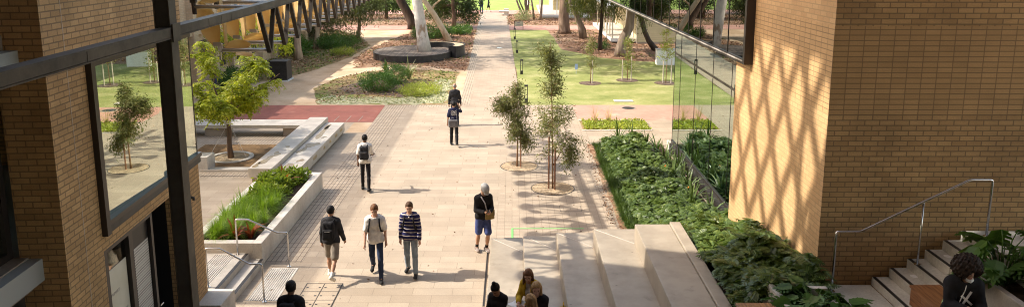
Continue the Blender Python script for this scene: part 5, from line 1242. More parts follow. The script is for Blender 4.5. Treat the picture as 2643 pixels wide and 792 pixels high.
# ================================================================ PEOPLE
def nets(fn, lo, hi, res):
    """surface of fn<0 as a quad mesh (naive surface nets)"""
    lo = np.array(lo, float); hi = np.array(hi, float)
    n = np.maximum(np.ceil((hi - lo) / res).astype(int) + 1, 3)
    ax = [lo[i] + np.arange(n[i]) * res for i in range(3)]
    G_ = np.stack(np.meshgrid(*ax, indexing='ij'), -1)
    if n.prod() > 30000:      # look coarsely first, then finely only near the surface
        k = 4; nc = -(-n // k) + 1
        Gc = np.stack(np.meshgrid(*[lo[i] + np.arange(nc[i]) * res * k for i in range(3)], indexing='ij'), -1)
        vc = fn(Gc.reshape(-1, 3)).reshape(nc)
        big = np.repeat(np.repeat(np.repeat(vc, k, 0), k, 1), k, 2)[k // 2:, k // 2:, k // 2:][:n[0], :n[1], :n[2]]
        pad = [(0, max(0, n[i] - big.shape[i])) for i in range(3)]
        v = np.pad(big, pad, mode='edge') if any(q[1] for q in pad) else big.copy()
        near = np.abs(v) < res * k * 2.6
        v[near] = fn(G_[near])
    else: v = fn(G_.reshape(-1, 3)).reshape(n)
    s = v < 0
    cs = [(i, j, k) for i in (0, 1) for j in (0, 1) for k in (0, 1)]
    def sub(a, c): return a[c[0]:a.shape[0] - 1 + c[0], c[1]:a.shape[1] - 1 + c[1], c[2]:a.shape[2] - 1 + c[2]]
    acc = np.zeros(tuple(n - 1) + (3,)); cnt = np.zeros(tuple(n - 1))
    for a in range(8):
        for b in range(a + 1, 8):
            A, B = cs[a], cs[b]
            if sum(abs(A[i] - B[i]) for i in range(3)) != 1: continue
            va, vb = sub(v, A), sub(v, B); m = (va < 0) != (vb < 0)
            t = np.where(m, va / np.where(m, va - vb, 1), 0)
            for i in range(3): acc[..., i] += np.where(m, A[i] + (B[i] - A[i]) * t, 0)
            cnt += m
    act = cnt > 0
    idx = np.full(act.shape, -1); idx[act] = np.arange(act.sum())
    ijk = np.argwhere(act)
    V = lo + (ijk + acc[act] / cnt[act][:, None]) * res
    F = []
    for d in range(3):
        e1, e2 = [(1, 2), (2, 0), (0, 1)][d]
        sl = [slice(1, -1)] * 3; sl[d] = slice(0, -1); sh = [slice(1, -1)] * 3; sh[d] = slice(1, None)
        a = s[tuple(sl)]; b = s[tuple(sh)]; w = np.argwhere(a != b)
        if len(w) == 0: continue
        off = np.array([1, 1, 1]); off[d] = 0
        p = w + off
        flip = a[tuple(w.T)]
        u1 = np.zeros(3, int); u1[e1] = 1; u2 = np.zeros(3, int); u2[e2] = 1
        q = [idx[tuple((p - u1 - u2).T)], idx[tuple((p - u2).T)], idx[tuple(p.T)], idx[tuple((p - u1).T)]]
        q = np.stack(q, 1); q[~flip] = q[~flip][:, ::-1]
        F.append(q[(q >= 0).all(1)])
    return V, (np.concatenate(F).tolist() if F else [])
def vv(*a): return np.array(a, float)
def smin(a, b, k):
    h = np.clip(.5 + .5 * (b - a) / k, 0, 1); return b * (1 - h) + a * h - k * h * (1 - h)
def sd_cap(p, a, b, ra, rb, fl=1.0):
    ba = b - a; pa = p - a; h = np.clip(pa @ ba / max(ba @ ba, 1e-9), 0, 1)
    d = pa - h[:, None] * ba
    if fl != 1.0: d = d * np.array([1, fl, 1])
    return np.linalg.norm(d, axis=1) - (ra + (rb - ra) * h)
def sd_ell(p, c, r):
    q = (p - c) / r; k0 = np.linalg.norm(q, axis=1); k1 = np.linalg.norm(q / r, axis=1)
    return k0 * (k0 - 1) / np.maximum(k1, 1e-9)
def union(ds, k):
    r = ds[0]
    for d in ds[1:]: r = smin(r, d, k)
    return r
def rotx(a): c, s = math.cos(a), math.sin(a); return np.array([[1, 0, 0], [0, c, -s], [0, s, c]])
def rotz(a): c, s = math.cos(a), math.sin(a); return np.array([[c, -s, 0], [s, c, 0], [0, 0, 1]])

SKIN = {'light': noisy('skin_light', (.50, .29, .20), (.58, .35, .25), 9, .5, .03), 'mid': noisy('skin_mid', (.36, .19, .12), (.44, .25, .16), 9, .5, .03), 'dark': noisy('skin_dark', (.13, .065, .04), (.19, .10, .06), 9, .5, .03)}
def cloth(name, c, var=.25, scale=9): return noisy(name, tuple(x * (1 - var) for x in c), tuple(min(1, x * (1 + var)) for x in c), scale, .85, .35, .012, spec=.15, stretch=(1, 1, .55))
CL = {k: cloth('cloth_' + k, c) for k, c in dict(black=(.018, .017, .018), charcoal=(.032, .031, .033), navy=(.022, .024, .055), white=(.72, .69, .64), grey=(.30, .27, .23), jeans_dark=(.032, .045, .085), jeans_light=(.24, .29, .34), blue=(.055, .075, .20), mustard=(.42, .27, .02), lightgrey=(.45, .44, .45), capgrey=(.34, .33, .31), olive=(.22, .16, .065), bag_grey=(.15, .14, .14), shorts=(.25, .215, .175)).items()}
HAIRM = {k: noisy('hair_' + k, tuple(x * .6 for x in c), tuple(x * 1.3 for x in c), 26, .6, .5, .01, spec=.18, stretch=(1, 1, .3)) for k, c in dict(black=(.012, .010, .009), brown=(.075, .038, .018), dark=(.028, .017, .011), auburn=(.14, .062, .026), blonde=(.33, .205, .09), grey=(.30, .29, .27)).items()}
M['sole'] = plain('shoe_sole', (.62, .60, .56), .6); M['eye'] = plain('eye_dark', (.02, .015, .012), .25); M['lip'] = plain('lip', (.32, .12, .09), .5)
M['shoe_black'] = cloth('shoe_black', (.03, .03, .03)); M['shoe_white'] = cloth('shoe_white', (.7, .66, .56)); M['shoe_brown'] = cloth('shoe_taupe', (.20, .16, .14))
M['screen'] = plain('phone_glass', (.02, .02, .025), .1); M['paper'] = plain('paper', (.78, .77, .74), .7)
def stripes(name):
    m, t, ns, ls = nt(name); tc = ns.new('ShaderNodeTexCoord'); sx = ns.new('ShaderNodeSeparateXYZ'); ls.new(tc.outputs['Object'], sx.inputs[0])
    w = N(ns, 'ShaderNodeTexNoise', Scale=5.0); ls.new(tc.outputs['Object'], w.inputs['Vector'])
    a = N(ns, 'ShaderNodeMath', operation='MULTIPLY_ADD'); ls.new(w.outputs['Fac'], a.inputs[0]); a.inputs[1].default_value = .035; ls.new(sx.outputs['Z'], a.inputs[2])
    f = N(ns, 'ShaderNodeMath', operation='MULTIPLY'); ls.new(a.outputs[0], f.inputs[0]); f.inputs[1].default_value = 11.5
    g = N(ns, 'ShaderNodeMath', operation='FRACT'); ls.new(f.outputs[0], g.inputs[0])
    r = ramp(ns, [(0, (.025, .026, .085)), (.72, (.70, .66, .60)), (.80, (.25, .09, .08)), (.86, (.70, .66, .60)), (.93, (.025, .026, .085))], 'CONSTANT'); ls.new(g.outputs[0], r.inputs['Fac'])
    return finish(m, ns, ls, r.outputs['Color'], .85, w.outputs['Fac'], .4, .02, spec=.15)
CL['stripe'] = stripes('striped_jersey')

def person(label, loc, face, h=1.75, skin='mid', legs=((20, 10), (-18, 25)), abd=(3, 3), arms=((-15, 15, 8), (18, 15, 8)), inward=(0, 0), lean=3, head=(8, 0), pelvis=None,
           top='white', top_len=2.0, top_hem=-.10, loose=.022, bottom='black', bot_len=2.0, bloose=.016, shoes='shoe_black', hair=('short', 'dark'), female=False, jacket=None, detail=True, extras=None, twist=0, res=.0135):
    """body in local axes: x right, y forward, z up; legs: (thigh swing, knee bend) left/right; arms: (swing, elbow bend, out)"""
    t = thing('person', label, 'person', loc, R(face))
    s = h / 1.75; rad = math.radians
    sw = .152 if female else .168
    hipw = .085
    J = {}
    J['pel'] = vv(0, 0, .95 * s)
    up = vv(0, math.sin(rad(lean)), math.cos(rad(lean)))
    J['chest'] = J['pel'] + up * .36 * s; J['neck'] = J['pel'] + up * .54 * s; J['shc'] = J['pel'] + up * .462 * s
    fw = vv(0, math.cos(rad(lean)), -math.sin(rad(lean)))
    hd = up * .55 + vv(0, math.sin(rad(lean + head[0] * .6)), math.cos(rad(lean + head[0] * .6))) * .45
    J['head'] = J['neck'] + hd * .165 * s + fw * .018 * s
    TW = rotz(rad(twist))
    for i, sd in ((0, -1), (1, 1)):
        a, k = legs[i]; b = abd[i]
        d = vv(sd * math.sin(rad(b)), math.sin(rad(a)) * math.cos(rad(b)), -math.cos(rad(a)) * math.cos(rad(b)))
        J['hip%d' % i] = J['pel'] + vv(sd * hipw * s, 0, -.03 * s); J['kne%d' % i] = J['hip%d' % i] + d * .44 * s
        a2 = a - k; d2 = vv(sd * math.sin(rad(b)) * .6, math.sin(rad(a2)), -math.cos(rad(a2))); d2 /= np.linalg.norm(d2)
        J['ank%d' % i] = J['kne%d' % i] + d2 * .42 * s
        pitch = (min(0, a2 + 14) * .9) if pelvis is None else 0
        f = vv(sd * .12, math.cos(rad(pitch)), math.sin(rad(pitch)))
        J['heel%d' % i] = J['ank%d' % i] + vv(0, 0, -.055 * s) - f * .045 * s; J['toe%d' % i] = J['heel%d' % i] + f * .215 * s
        a, e, b = arms[i]
        d = vv(sd * math.sin(rad(b)), math.sin(rad(a)) * math.cos(rad(b)), -math.cos(rad(a)) * math.cos(rad(b)))
        J['sh%d' % i] = J['shc'] + vv(sd * sw * s, 0, 0); J['elb%d' % i] = J['sh%d' % i] + d * .285 * s
        n_ = inward[i]; d2 = vv(-sd * math.sin(rad(n_)), math.sin(rad(a + e)) * math.cos(rad(n_)), -math.cos(rad(a + e)) * math.cos(rad(n_))) + vv(sd * math.sin(rad(b)) * .4, 0, 0); d2 /= np.linalg.norm(d2)
        J['wri%d' % i] = J['elb%d' % i] + d2 * .25 * s; J['fd%d' % i] = d2
    z0 = min(min(J['heel%d' % i][2], J['toe%d' % i][2]) for i in (0, 1)) - .035 * s
    dz = -z0 if pelvis is None else pelvis + .06 - J['pel'][2]
    for k in J:
        if not k.startswith('fd'): J[k] = J[k] + vv(0, 0, dz)
    if twist:
        for k in list(J):
            if k in ('chest', 'neck', 'shc', 'head') or k[:2] in ('sh', 'el', 'wr', 'fd'):
                J[k] = TW @ J[k] if k[:2] == 'fd' else J['pel'] + TW @ (J[k] - J['pel'])
    HS = 1.10 * s
    HR = rotz(rad(head[1] + twist)) @ rotx(-rad(head[0] + lean * .5))
    r = lambda x: x * s
    def torso(p, g=0.0, low=.0):
        pel = J['pel']; ch = J['chest']; X = TW @ vv(1, 0, 0)
        hipr = .105 if female else .098; wst = .082 if female else .095
        ds = [sd_cap(p, pel - vv(.075 * s, 0, low), pel + vv(.075 * s, 0, -low), r(hipr) + g, r(hipr) + g, 1.22),
              sd_cap(p, pel * .55 + ch * .45 - X * .05 * s, pel * .55 + ch * .45 + X * .05 * s, r(wst) + g, r(wst) + g, 1.25),
              sd_cap(p, ch - X * .07 * s, ch + X * .07 * s, r(.105) + g, r(.105) + g, 1.22),
              sd_cap(p, J['sh0'] * .93 + J['sh1'] * .07, J['sh1'] * .93 + J['sh0'] * .07, r(.056) + g, r(.056) + g)]
        ds += [sd_cap(p, J['neck'] - up * .01 * s, J['sh%d' % q] * .8 + J['shc'] * .2 + up * .012 * s, r(.045) + g * .8, r(.045) + g * .8) for q in (0, 1)]
        if female: ds += [sd_ell(p, ch + X * .065 * s * q + TW @ fw * .075 * s - vv(0, 0, .02), vv(.06, .055, .06) * s + g) for q in (-1, 1)]
        return union(ds, .07 * s)
    def arm(p, i, g=0, n=2.0, cuff=0):
        a, b, c = J['sh%d' % i], J['elb%d' % i], J['wri%d' % i]
        ds = [sd_cap(p, a, a + (b - a) * min(1, n), r(.047) + g, r(.038) + g + cuff * (n <= 1))]
        if n > 1: ds.append(sd_cap(p, b, b + (c - b) * (n - 1), r(.037) + g, r(.025) + g + cuff))
        return union(ds, .02)
    def leg(p, i, g=0, n=2.0, g2=0):
        a, b, c = J['hip%d' % i], J['kne%d' % i], J['ank%d' % i]
        ds = [sd_cap(p, a, a + (b - a) * min(1, n), r(.078) + g, r(.052) + g + g2 * (n <= 1))]
        if n > 1:
            m = b + (c - b) * .33 - np.array([0, .012 * s, 0])
            ds += [sd_cap(p, b, b + (c - b) * (n - 1), r(.05) + g, (r(.034) + g + g2)), sd_cap(p, m, b + (c - b) * min(.6, n - 1), r(.052) + g * .9, r(.04) + g * .9)]
        return union(ds, .03)
    def headsd(p):
        q = (p - J['head']) @ HR / HS
        sk = sd_ell(q, vv(0, -.012, .03), vv(.073, .094, .088)); jw = sd_ell(q, vv(0, .028, -.045), vv(.053, .058, .065))
        d = smin(sk, jw, .04)
        d = smin(d, sd_cap(q, vv(0, .082, .018), vv(0, .103, -.018), .009, .014), .012)
        d = smin(d, sd_cap(q, vv(-.03, .078, .034), vv(.03, .078, .034), .012, .012), .015)
        d = smin(d, sd_cap(q, vv(-.016, .083, -.052), vv(.016, .083, -.052), .009, .009), .012)
        for e in (-1, 1): d = smin(d, sd_ell(q, vv(e * .074, -.01, .0), vv(.012, .02, .032)), .008)
        return d * HS
    def body(p):
        d = torso(p)
        for i in (0, 1): d = smin(d, arm(p, i), .035 * s); d = smin(d, leg(p, i), .035 * s)
        for i in (0, 1):
            d = smin(d, sd_cap(p, J['ank%d' % i], J['heel%d' % i] * .4 + J['toe%d' % i] * .6, r(.034), r(.024)), .02)
            w, f = J['wri%d' % i], J['fd%d' % i]
            d = smin(d, sd_cap(p, w, w + f * .085 * s, r(.026), r(.034)), .015)
        d = smin(d, sd_cap(p, J['neck'] - hd * .05, J['head'] + HR @ vv(0, -.02, -.05) * HS, r(.058), r(.05)), .03)
        return smin(d, headsd(p), .02)
    allp = np.array([J[k] for k in J if not k.startswith('fd')])
    lo = allp.min(0) - .2; hi = allp.max(0) + .2; lo[2] = allp[:, 2].min() - .08
    V, F = nets(body, lo, hi, res * s)
    b = MB(); b.v = [tuple(x) for x in V]; b.f = [tuple(f) for f in F]; b.m = [0] * len(F)
    for i, sd in ((0, -1), (1, 1)):      # five separate fingers on each hand
        w, f = J['wri%d' % i], J['fd%d' % i]; x = np.cross(f, vv(1, 0, .01)); x /= np.linalg.norm(x); up_ = np.cross(x, f)
        for k, (o_, ln) in enumerate(((-.027, .062), (-.009, .074), (.009, .070), (.026, .055))):
            p0 = w + f * .085 * s + x * o_ * s; p1 = p0 + f * ln * .55 * s - up_ * .012 * sd * s; p2 = p1 + (f * .7 - up_ * .6 * sd) * ln * .5 * s
            b.tube([p0, p1, p2], [.0098 * s, .009 * s, .007 * s], 6)
        p0 = w + f * .03 * s - x * .02 * s; p1 = p0 + (f * .55 - x * .8) * .045 * s; p2 = p1 + (f * .9 - x * .1) * .035 * s
        b.tube([p0, p1, p2], [.012 * s, .0105 * s, .008 * s], 6)
    b.build('body', SKIN[skin], t, smooth=True, uv=False)
    if detail:
        e = MB()
        for sx in (-.031, .031):
            c = J['head'] + HR @ vv(sx, .079, .012) * HS
            Vs, Fs = nets(lambda p: sd_ell(p, c, vv(.013, .008, .007) * s), c - .02, c + .02, .004)
            e.add(Vs, Fs)
            e.tube([J['head'] + HR @ vv(sx - .017, .085, .035) * HS, J['head'] + HR @ vv(sx, .091, .04) * HS, J['head'] + HR @ vv(sx + .017, .085, .035) * HS], .004 * s, 5)
        e.build('eyes', M['eye'], t, uv=False)
        m_ = MB().tube([J['head'] + HR @ vv(-.022, .084, -.05) * HS, J['head'] + HR @ vv(0, .094, -.051) * HS, J['head'] + HR @ vv(.022, .084, -.05) * HS], [.003, .006, .003], 6)
        m_.build('mouth', M['lip'], t, uv=False)
    def wear(name, fn, mat, rs=None):
        V, F = nets(fn, lo, hi, (rs or res) * s)
        if len(V): return mesh_obj(name, V, F, mat, t, smooth=True, uv=False)
    def fold(p): return .0035 * np.sin(p[:, 2] * 27 + p[:, 0] * 18 + 2 * np.sin(p[:, 1] * 9)) * np.sin(p[:, 0] * 26 + p[:, 1] * 19 + p[:, 2] * 12)
    def trousers(p):
        d = torso(p, bloose)
        d = np.maximum(d, (p - J['pel'] - vv(0, 0, .09 * s)) @ up)
        for i in (0, 1): d = smin(d, leg(p, i, bloose, bot_len, .012 if bot_len < 1.3 else .008), .03)
        if bot_len < 1.2:
            for i in (0, 1): pass
        return d + fold(p)
    wear('trousers', trousers, CL[bottom])
    def shirt(p, g=loose, hem=top_hem, sl=top_len):
        d = torso(p, g)
        for i in (0, 1): d = smin(d, arm(p, i, g * (.8 if sl > 1.2 else .65), sl, .014 if sl < 1.2 else .002), .022)
        if hem < -.02: d = smin(d, sd_cap(p, J['pel'] - vv(.06, 0, -.0), J['pel'] - vv(-.06, 0, .0), r(.104) + g, r(.104) + g, 1.2), .06)
        d = np.maximum(d, -((p - J['pel'] - vv(0, 0, hem * s)) @ up))
        d = np.maximum(d, -(sd_ell(p, J['neck'] + fw * .03 * s + up * .035 * s, vv(.072, .075, .06) * s)))
        return d + fold(p)
    wear('shirt', shirt, CL[top])
    if jacket:
        def jk(p):
            d = shirt(p, loose + .02, jacket[1], jacket[2])
            q = (p - J['pel']) @ TW
            return np.maximum(d, np.where(q[:, 1] > 0, .055 * s + .0 - np.abs(q[:, 0]), -1) * 1.0)
        wear('cardigan', jk, CL[jacket[0]])
    for i in (0, 1):
        he, to = J['heel%d' % i], J['toe%d' % i]
        def shoe(p): return np.maximum(union([sd_cap(p, he + vv(0, 0, .012), to * .85 + he * .15, r(.042), r(.04), 1), sd_cap(p, to * .9 + he * .1, to, r(.04), r(.03)), sd_cap(p, he, J['ank%d' % i] - vv(0, 0, .005), r(.043), r(.045))], .03), -1)
        a = np.minimum(he, to) - .1; c = np.maximum(J['ank%d' % i], to) + .1
        V, F = nets(shoe, a, c, .011 * s); so_ = mesh_obj('shoe', V, F, M[shoes], t, smooth=True, uv=False)
        f = to - he; n_ = np.cross(vv(1, 0, 0), f); n_ /= np.linalg.norm(n_); n_ *= np.sign(n_[2]) or 1
        V, F = nets(lambda p: np.maximum(union([sd_cap(p, he, to, r(.047), r(.042))], .02), (p - he + n_ * .022 * s) @ n_), a, c, .011 * s)
        if len(V): mesh_obj('sole', V, F, M['sole'], so_, uv=False)
        if bot_len < 1.3:
            V, F = nets(lambda p: sd_cap(p, J['ank%d' % i], J['ank%d' % i] + (J['kne%d' % i] - J['ank%d' % i]) * .17, r(.041), r(.043)), a, c + .1, .012 * s)
            mesh_obj('sock', V, F, CL['white' if shoes == 'shoe_white' else 'black'], t, smooth=True, uv=False)
    kind, hc = hair
    Hm = HAIRM[hc]
    def hq(p): return (p - J['head']) @ HR / HS
    def cap_hair(p, g=.012, line=.030, back=-.05):
        q = hq(p); d = sd_ell(q, vv(0, -.015, .034), vv(.075 + g, .094 + g, .09 + g))
        cut = np.maximum(q[:, 1] * .75 - q[:, 2] * .66 - line, -(q[:, 2] - back))
        return np.maximum(d, cut) * HS + .003 * np.sin(q[:, 0] * 160) * np.sin(q[:, 1] * 130 + q[:, 2] * 90)
    if kind == 'short': fn = lambda p: cap_hair(p, .009, .012, -.045)
    elif kind == 'bald': fn = lambda p: np.maximum(cap_hair(p, .007, -.05, -.06), (hq(p)[:, 2] - .045) * HS)
    elif kind == 'crop': fn = lambda p: cap_hair(p, .006, .008, -.045)
    elif kind == 'bun': fn = lambda p: np.minimum(cap_hair(p, .007, .006, -.06), sd_ell(hq(p), vv(0, -.055, .142), vv(.042, .042, .036)) * HS)
    elif kind == 'long':
        def fn(p):
            q = hq(p); d = np.maximum(sd_ell(q, vv(0, -.012, .034), vv(.084, .104, .100)), q[:, 1] * .8 - q[:, 2] * .55 - .012)
            for e in (-1, 1): d = smin(d, sd_cap(q, vv(e * .072, -.01, .03), vv(e * .085, .03, -.19), .028, .022), .03)
            d = smin(d, sd_cap(q, vv(0, -.07, .02), vv(0, -.085, -.18), .055, .05), .04)
            return d * HS + .004 * np.sin(q[:, 0] * 150 + q[:, 1] * 60)
    elif kind == 'curly':
        def fn(p):
            q = hq(p); d = sd_ell(q, vv(0, -.03, .045), vv(.18, .17, .165))
            d = d + .016 * np.sin(q[:, 0] * 78) * np.sin(q[:, 1] * 71 + 1) * np.sin(q[:, 2] * 74 + 2) + .010 * np.sin(q[:, 0] * 143 + q[:, 2] * 60) * np.sin(q[:, 1] * 131)
            return np.maximum(d, -(sd_ell(q, vv(-.012, .15, -.03), vv(.088, .14, .105)))) * HS
    elif kind == 'hood':
        fn = lambda p: sd_ell(hq(p), vv(0, -.012, .03), vv(.088, .108, .108)) * HS
    else: fn = lambda p: cap_hair(p, .006, -.03, -.06)
    a = J['head'] - .32 * s; c = J['head'] + .26 * s
    V, F = nets(fn, a, c, (.008 if kind == 'curly' else .009) * s)
    mesh_obj('hood' if kind == 'hood' else 'hair', V, F, CL['charcoal'] if kind == 'hood' else Hm, t, smooth=True, uv=False)
    if kind == 'cap':
        def capf(p):
            q = hq(p); d = sd_ell(q, vv(0, -.012, .05), vv(.098, .125, .088)); d = np.maximum(d, -(q[:, 2] - .028))
            return np.minimum(d, np.maximum(sd_ell(q, vv(0, .11, .035), vv(.07, .05, .012)), -1)) * HS
        V, F = nets(capf, a, c, .009 * s); mesh_obj('cap', V, F, CL['capgrey'], t, smooth=True, uv=False)
    return t, J, dict(HR=HR, up=up, fw=fw, s=s, TW=TW)

def in_world(t, p): return tuple(wmat(t) @ Vector(p))
def backpack(label, t, J, K, mat='black', strap_only=False, size=(.15, .095, .23), side=0):
    """a worn backpack: its own thing, placed on its carrier's back"""
    b_ = thing('backpack', label, 'backpack', t.location, t.rotation_euler.z)
    s = K['s']; c = J['chest'] - K['fw'] * .19 * s - K['up'] * .06 * s; Rm = np.stack([vv(1, 0, 0), K['fw'], K['up']], 1)
    def bx(p, c, h, rr):
        q = np.abs((p - c) @ Rm) - (np.array(h) - rr); return np.linalg.norm(np.maximum(q, 0), axis=1) + np.minimum(q.max(1), 0) - rr
    def main(p):
        q = (p - c) @ Rm; tz = np.clip((q[:, 2] + size[2]) / (2 * size[2]), 0, 1)
        return bx(p, c, (size[0], size[1], size[2]), .07) + .02 * tz + .004 * np.sin(q[:, 0] * 60 + q[:, 2] * 35)
    V, F = nets(main, c - .34, c + .34, .014); mesh_obj('bag_body', V, F, CL[mat], b_, smooth=True, uv=False)
    pc = c - K['fw'] * size[1] * 1.0 - K['up'] * .07
    V, F = nets(lambda p: bx(p, pc, (size[0] * .78, .035, size[2] * .48), .03), pc - .2, pc + .2, .012); pk = mesh_obj('front_pocket', V, F, CL[mat], b_, smooth=True, uv=False)
    MB().bar(pc + K['up'] * .075 - K['fw'] * .036 - vv(.06, 0, 0), pc + K['up'] * .075 - K['fw'] * .036 + vv(.06, 0, 0), .004, .01).build('zip', M['pipe'], pk, uv=False)
    for i, sd in ((0, -1), (1, 1)):
        sh = J['sh%d' % i] * .62 + J['shc'] * .38; o = .085
        pts = [c + K['up'] * .17 + vv(sd * .07, 0, 0) + K['fw'] * .06, sh - K['fw'] * .085 + K['up'] * .05, sh + K['up'] * .088, sh + K['fw'] * .10 + K['up'] * .035, sh + K['fw'] * .165 - K['up'] * .10 + vv(sd * .015, 0, 0), sh + K['fw'] * .13 - K['up'] * .24 + vv(sd * .045, 0, 0), sh - K['fw'] * .02 - K['up'] * .30 + vv(sd * .06, 0, 0)]
        q = MB()
        for a, d in zip(pts[:-1], pts[1:]):
            q.tube([a, d], .021, 6)
        q.build('strap', CL[mat], b_, smooth=True, uv=False)
    return b_
def worn(name, label, cat, t): return thing(name, label, cat, t.location, t.rotation_euler.z)

# front group. face: 0 looks away from the camera (+y), 180 looks at it
pt, J, K = person('person in a white T-shirt and dark jeans walking towards the camera', (-3.19, 16.74, 0), 184, 1.80, 'light', ((16, 4), (-16, 26)), arms=((-10, 16, 9), (8, 18, 9)), head=(22, 6), top='white', top_len=.78, loose=.026, top_hem=-.13, bottom='jeans_dark', bloose=.010, shoes='shoe_black', hair=('crop', 'auburn'))
backpack('black backpack worn by the person in the white T-shirt and dark jeans', pt, J, K)
pt, J, K = person('person in a navy striped jersey and pale jeans walking towards the camera', (-2.40, 16.92, 0), 176, 1.77, 'light', ((8, 4), (-9, 12)), arms=((4, 12, 10), (-6, 14, 9)), head=(12, 4), top='stripe', top_len=1.92, loose=.028, top_hem=-.10, bottom='jeans_light', bloose=.014, shoes='shoe_black', hair=('crop', 'brown'))
backpack('black backpack worn by the person in the striped jersey', pt, J, K)
c_ = MB().tube([J['neck'] + K['fw'] * .075 + K['up'] * .0 + vv(-.055, -.02, .02), J['neck'] + K['fw'] * .10 - K['up'] * .05, J['neck'] + K['fw'] * .075 + vv(.055, -.02, .02)], .016, 6).build('collar', CL['white'], pt, uv=False)
pt, J, K = person('person in a black jumper and grey shorts walking away with a backpack', (-4.22, 16.72, 0), -4, 1.72, 'mid', ((14, 6), (-20, 34)), arms=((-6, 18, 11), (6, 22, 13)), head=(4, -8), top='charcoal', top_len=1.95, loose=.028, top_hem=-.09, bottom='shorts', bot_len=.82, bloose=.030, shoes='shoe_white', hair=('short', 'black'), detail=False)
backpack('black backpack worn by the person in grey shorts', pt, J, K)
pt, J, K = person('person in a pale T-shirt and black trousers walking away alone by the planter', (-4.70, 23.36, 0), 2, 1.77, 'dark', ((10, 4), (-8, 14)), arms=((-8, 16, 9), (14, 62, 6)), head=(6, 6), top='white', top_len=.78, loose=.024, top_hem=-.08, bottom='black', bloose=.006, shoes='shoe_black', hair=('short', 'black'), detail=False)
backpack('large black backpack worn by the person in the pale T-shirt alone by the planter', pt, J, K, 'charcoal')
pt, J, K = person('person in a navy T-shirt with a white print walking away, one hand to the head', (-2.29, 29.08, 0), 2, 1.70, 'mid', ((8, 4), (-14, 24)), arms=((-6, 18, 14), (70, 118, 26)), inward=(0, 30), head=(4, 0), top='navy', top_len=.78, loose=.025, top_hem=-.10, bottom='black', bloose=.016, shoes='shoe_black', hair=('short', 'black'), detail=False)
q = MB(); c = J['chest'] - K['fw'] * .130
for i in range(6):
    for j in range(8):
        if (i + j) % 2 == 0 or (i * j) % 3 == 1:
            o = c + K['up'] * (.10 - i * .033) + vv(-.10 + j * .027, 0, 0); w = vv(.0125, 0, 0); u = K['up'] * .013
            q.add([o - w - u, o + w - u, o + w + u, o - w + u], [(0, 1, 2, 3)])
q.build('back_print', CL['white'], pt, uv=False)
bg_ = worn('shoulder_bag', 'grey shoulder bag hanging behind the person in the navy printed T-shirt', 'bag', pt)
def rbox(c, h, rr, Rm=np.eye(3)): 
    def f(p):
        q = np.abs((p - c) @ Rm) - (np.array(h) - rr); return np.linalg.norm(np.maximum(q, 0), axis=1) + np.minimum(q.max(1), 0) - rr
    return f
c = J['pel'] + vv(-.02, -.22, -.02); V, F = nets(rbox(c, (.19, .07, .15), .05), c - .3, c + .3, .014); mesh_obj('bag_body', V, F, CL['bag_grey'], bg_, smooth=True, uv=False)
MB().tube([c + vv(-.1, 0, .13), c + vv(-.07, 0, .22), c + vv(.02, 0, .22), c + vv(.05, 0, .13)], .013, 6).tube([c + vv(.15, .02, .1), J['sh1'] * .6 + J['shc'] * .4 + vv(0, -.09, .05), J['sh1'] * .6 + J['shc'] * .4 + vv(0, .0, .085), J['sh1'] * .5 + J['shc'] * .5 + vv(0, .11, 0)], .012, 6).build('strap', CL['bag_grey'], bg_, uv=False)
pt, J, K = person('balding person in a dark jacket walking away in front of the navy T-shirt person', (-2.52, 32.6, 0), 1, 1.80, 'mid', ((10, 4), (-10, 14)), arms=((-4, 12, 12), (4, 12, 12)), head=(4, 0), top='charcoal', top_len=1.95, loose=.022, top_hem=-.20, bottom='charcoal', bloose=.016, shoes='shoe_black', hair=('bald', 'grey'), detail=False)
# cap and phone
pt, J, K = person('person in a grey flat cap and blue shorts looking at a phone behind the steps', (-.74, 18.28, 0), 204, 1.80, 'mid', ((16, 34), (-8, 8)), abd=(1, 1), arms=((10, 78, 6), (8, 82, 8)), inward=(34, 36), head=(46, 8), lean=5, top='black', top_len=1.9, loose=.030, top_hem=-.10, bottom='blue', bot_len=.9, bloose=.030, shoes='shoe_brown', hair=('cap', 'dark'))
def phone(label, t, p, tilt=.6):
    o = worn('phone', label, 'phone', t); c = vv(*p)
    MB().bar(c - vv(0, .05, .04), c + vv(0, .05, .05), .068, .009).build('phone_case', M['screen'], o, uv=False); return o
hp = (J['wri0'] + J['fd0'] * .12 + J['wri1'] + J['fd1'] * .12) / 2
phone('dark phone held by the person in the flat cap', pt, hp + vv(.03, .02, .03))
bg_ = worn('satchel', 'olive cross-body satchel worn by the person in the flat cap', 'bag', pt)
c = J['pel'] + vv(-.12, .17, .06); V, F = nets(rbox(c, (.12, .045, .13), .03), c - .3, c + .3, .013); mesh_obj('bag_body', V, F, CL['olive'], bg_, smooth=True, uv=False)
c2 = c + vv(0, .045, .05); V, F = nets(rbox(c2, (.118, .012, .08), .012), c2 - .2, c2 + .2, .01); mesh_obj('flap', V, F, CL['olive'], bg_, smooth=True, uv=False)
MB().tube([c + vv(.08, 0, .12), J['chest'] + vv(.02, .16, .02), J['sh1'] * .55 + J['shc'] * .45 + vv(0, .09, .06), J['sh1'] * .55 + J['shc'] * .45 + vv(0, -.02, .085), J['chest'] + vv(.03, -.17, .0), c + vv(-.08, -.28, .12)], .016, 6).build('strap', CL['lightgrey'], bg_, uv=False)
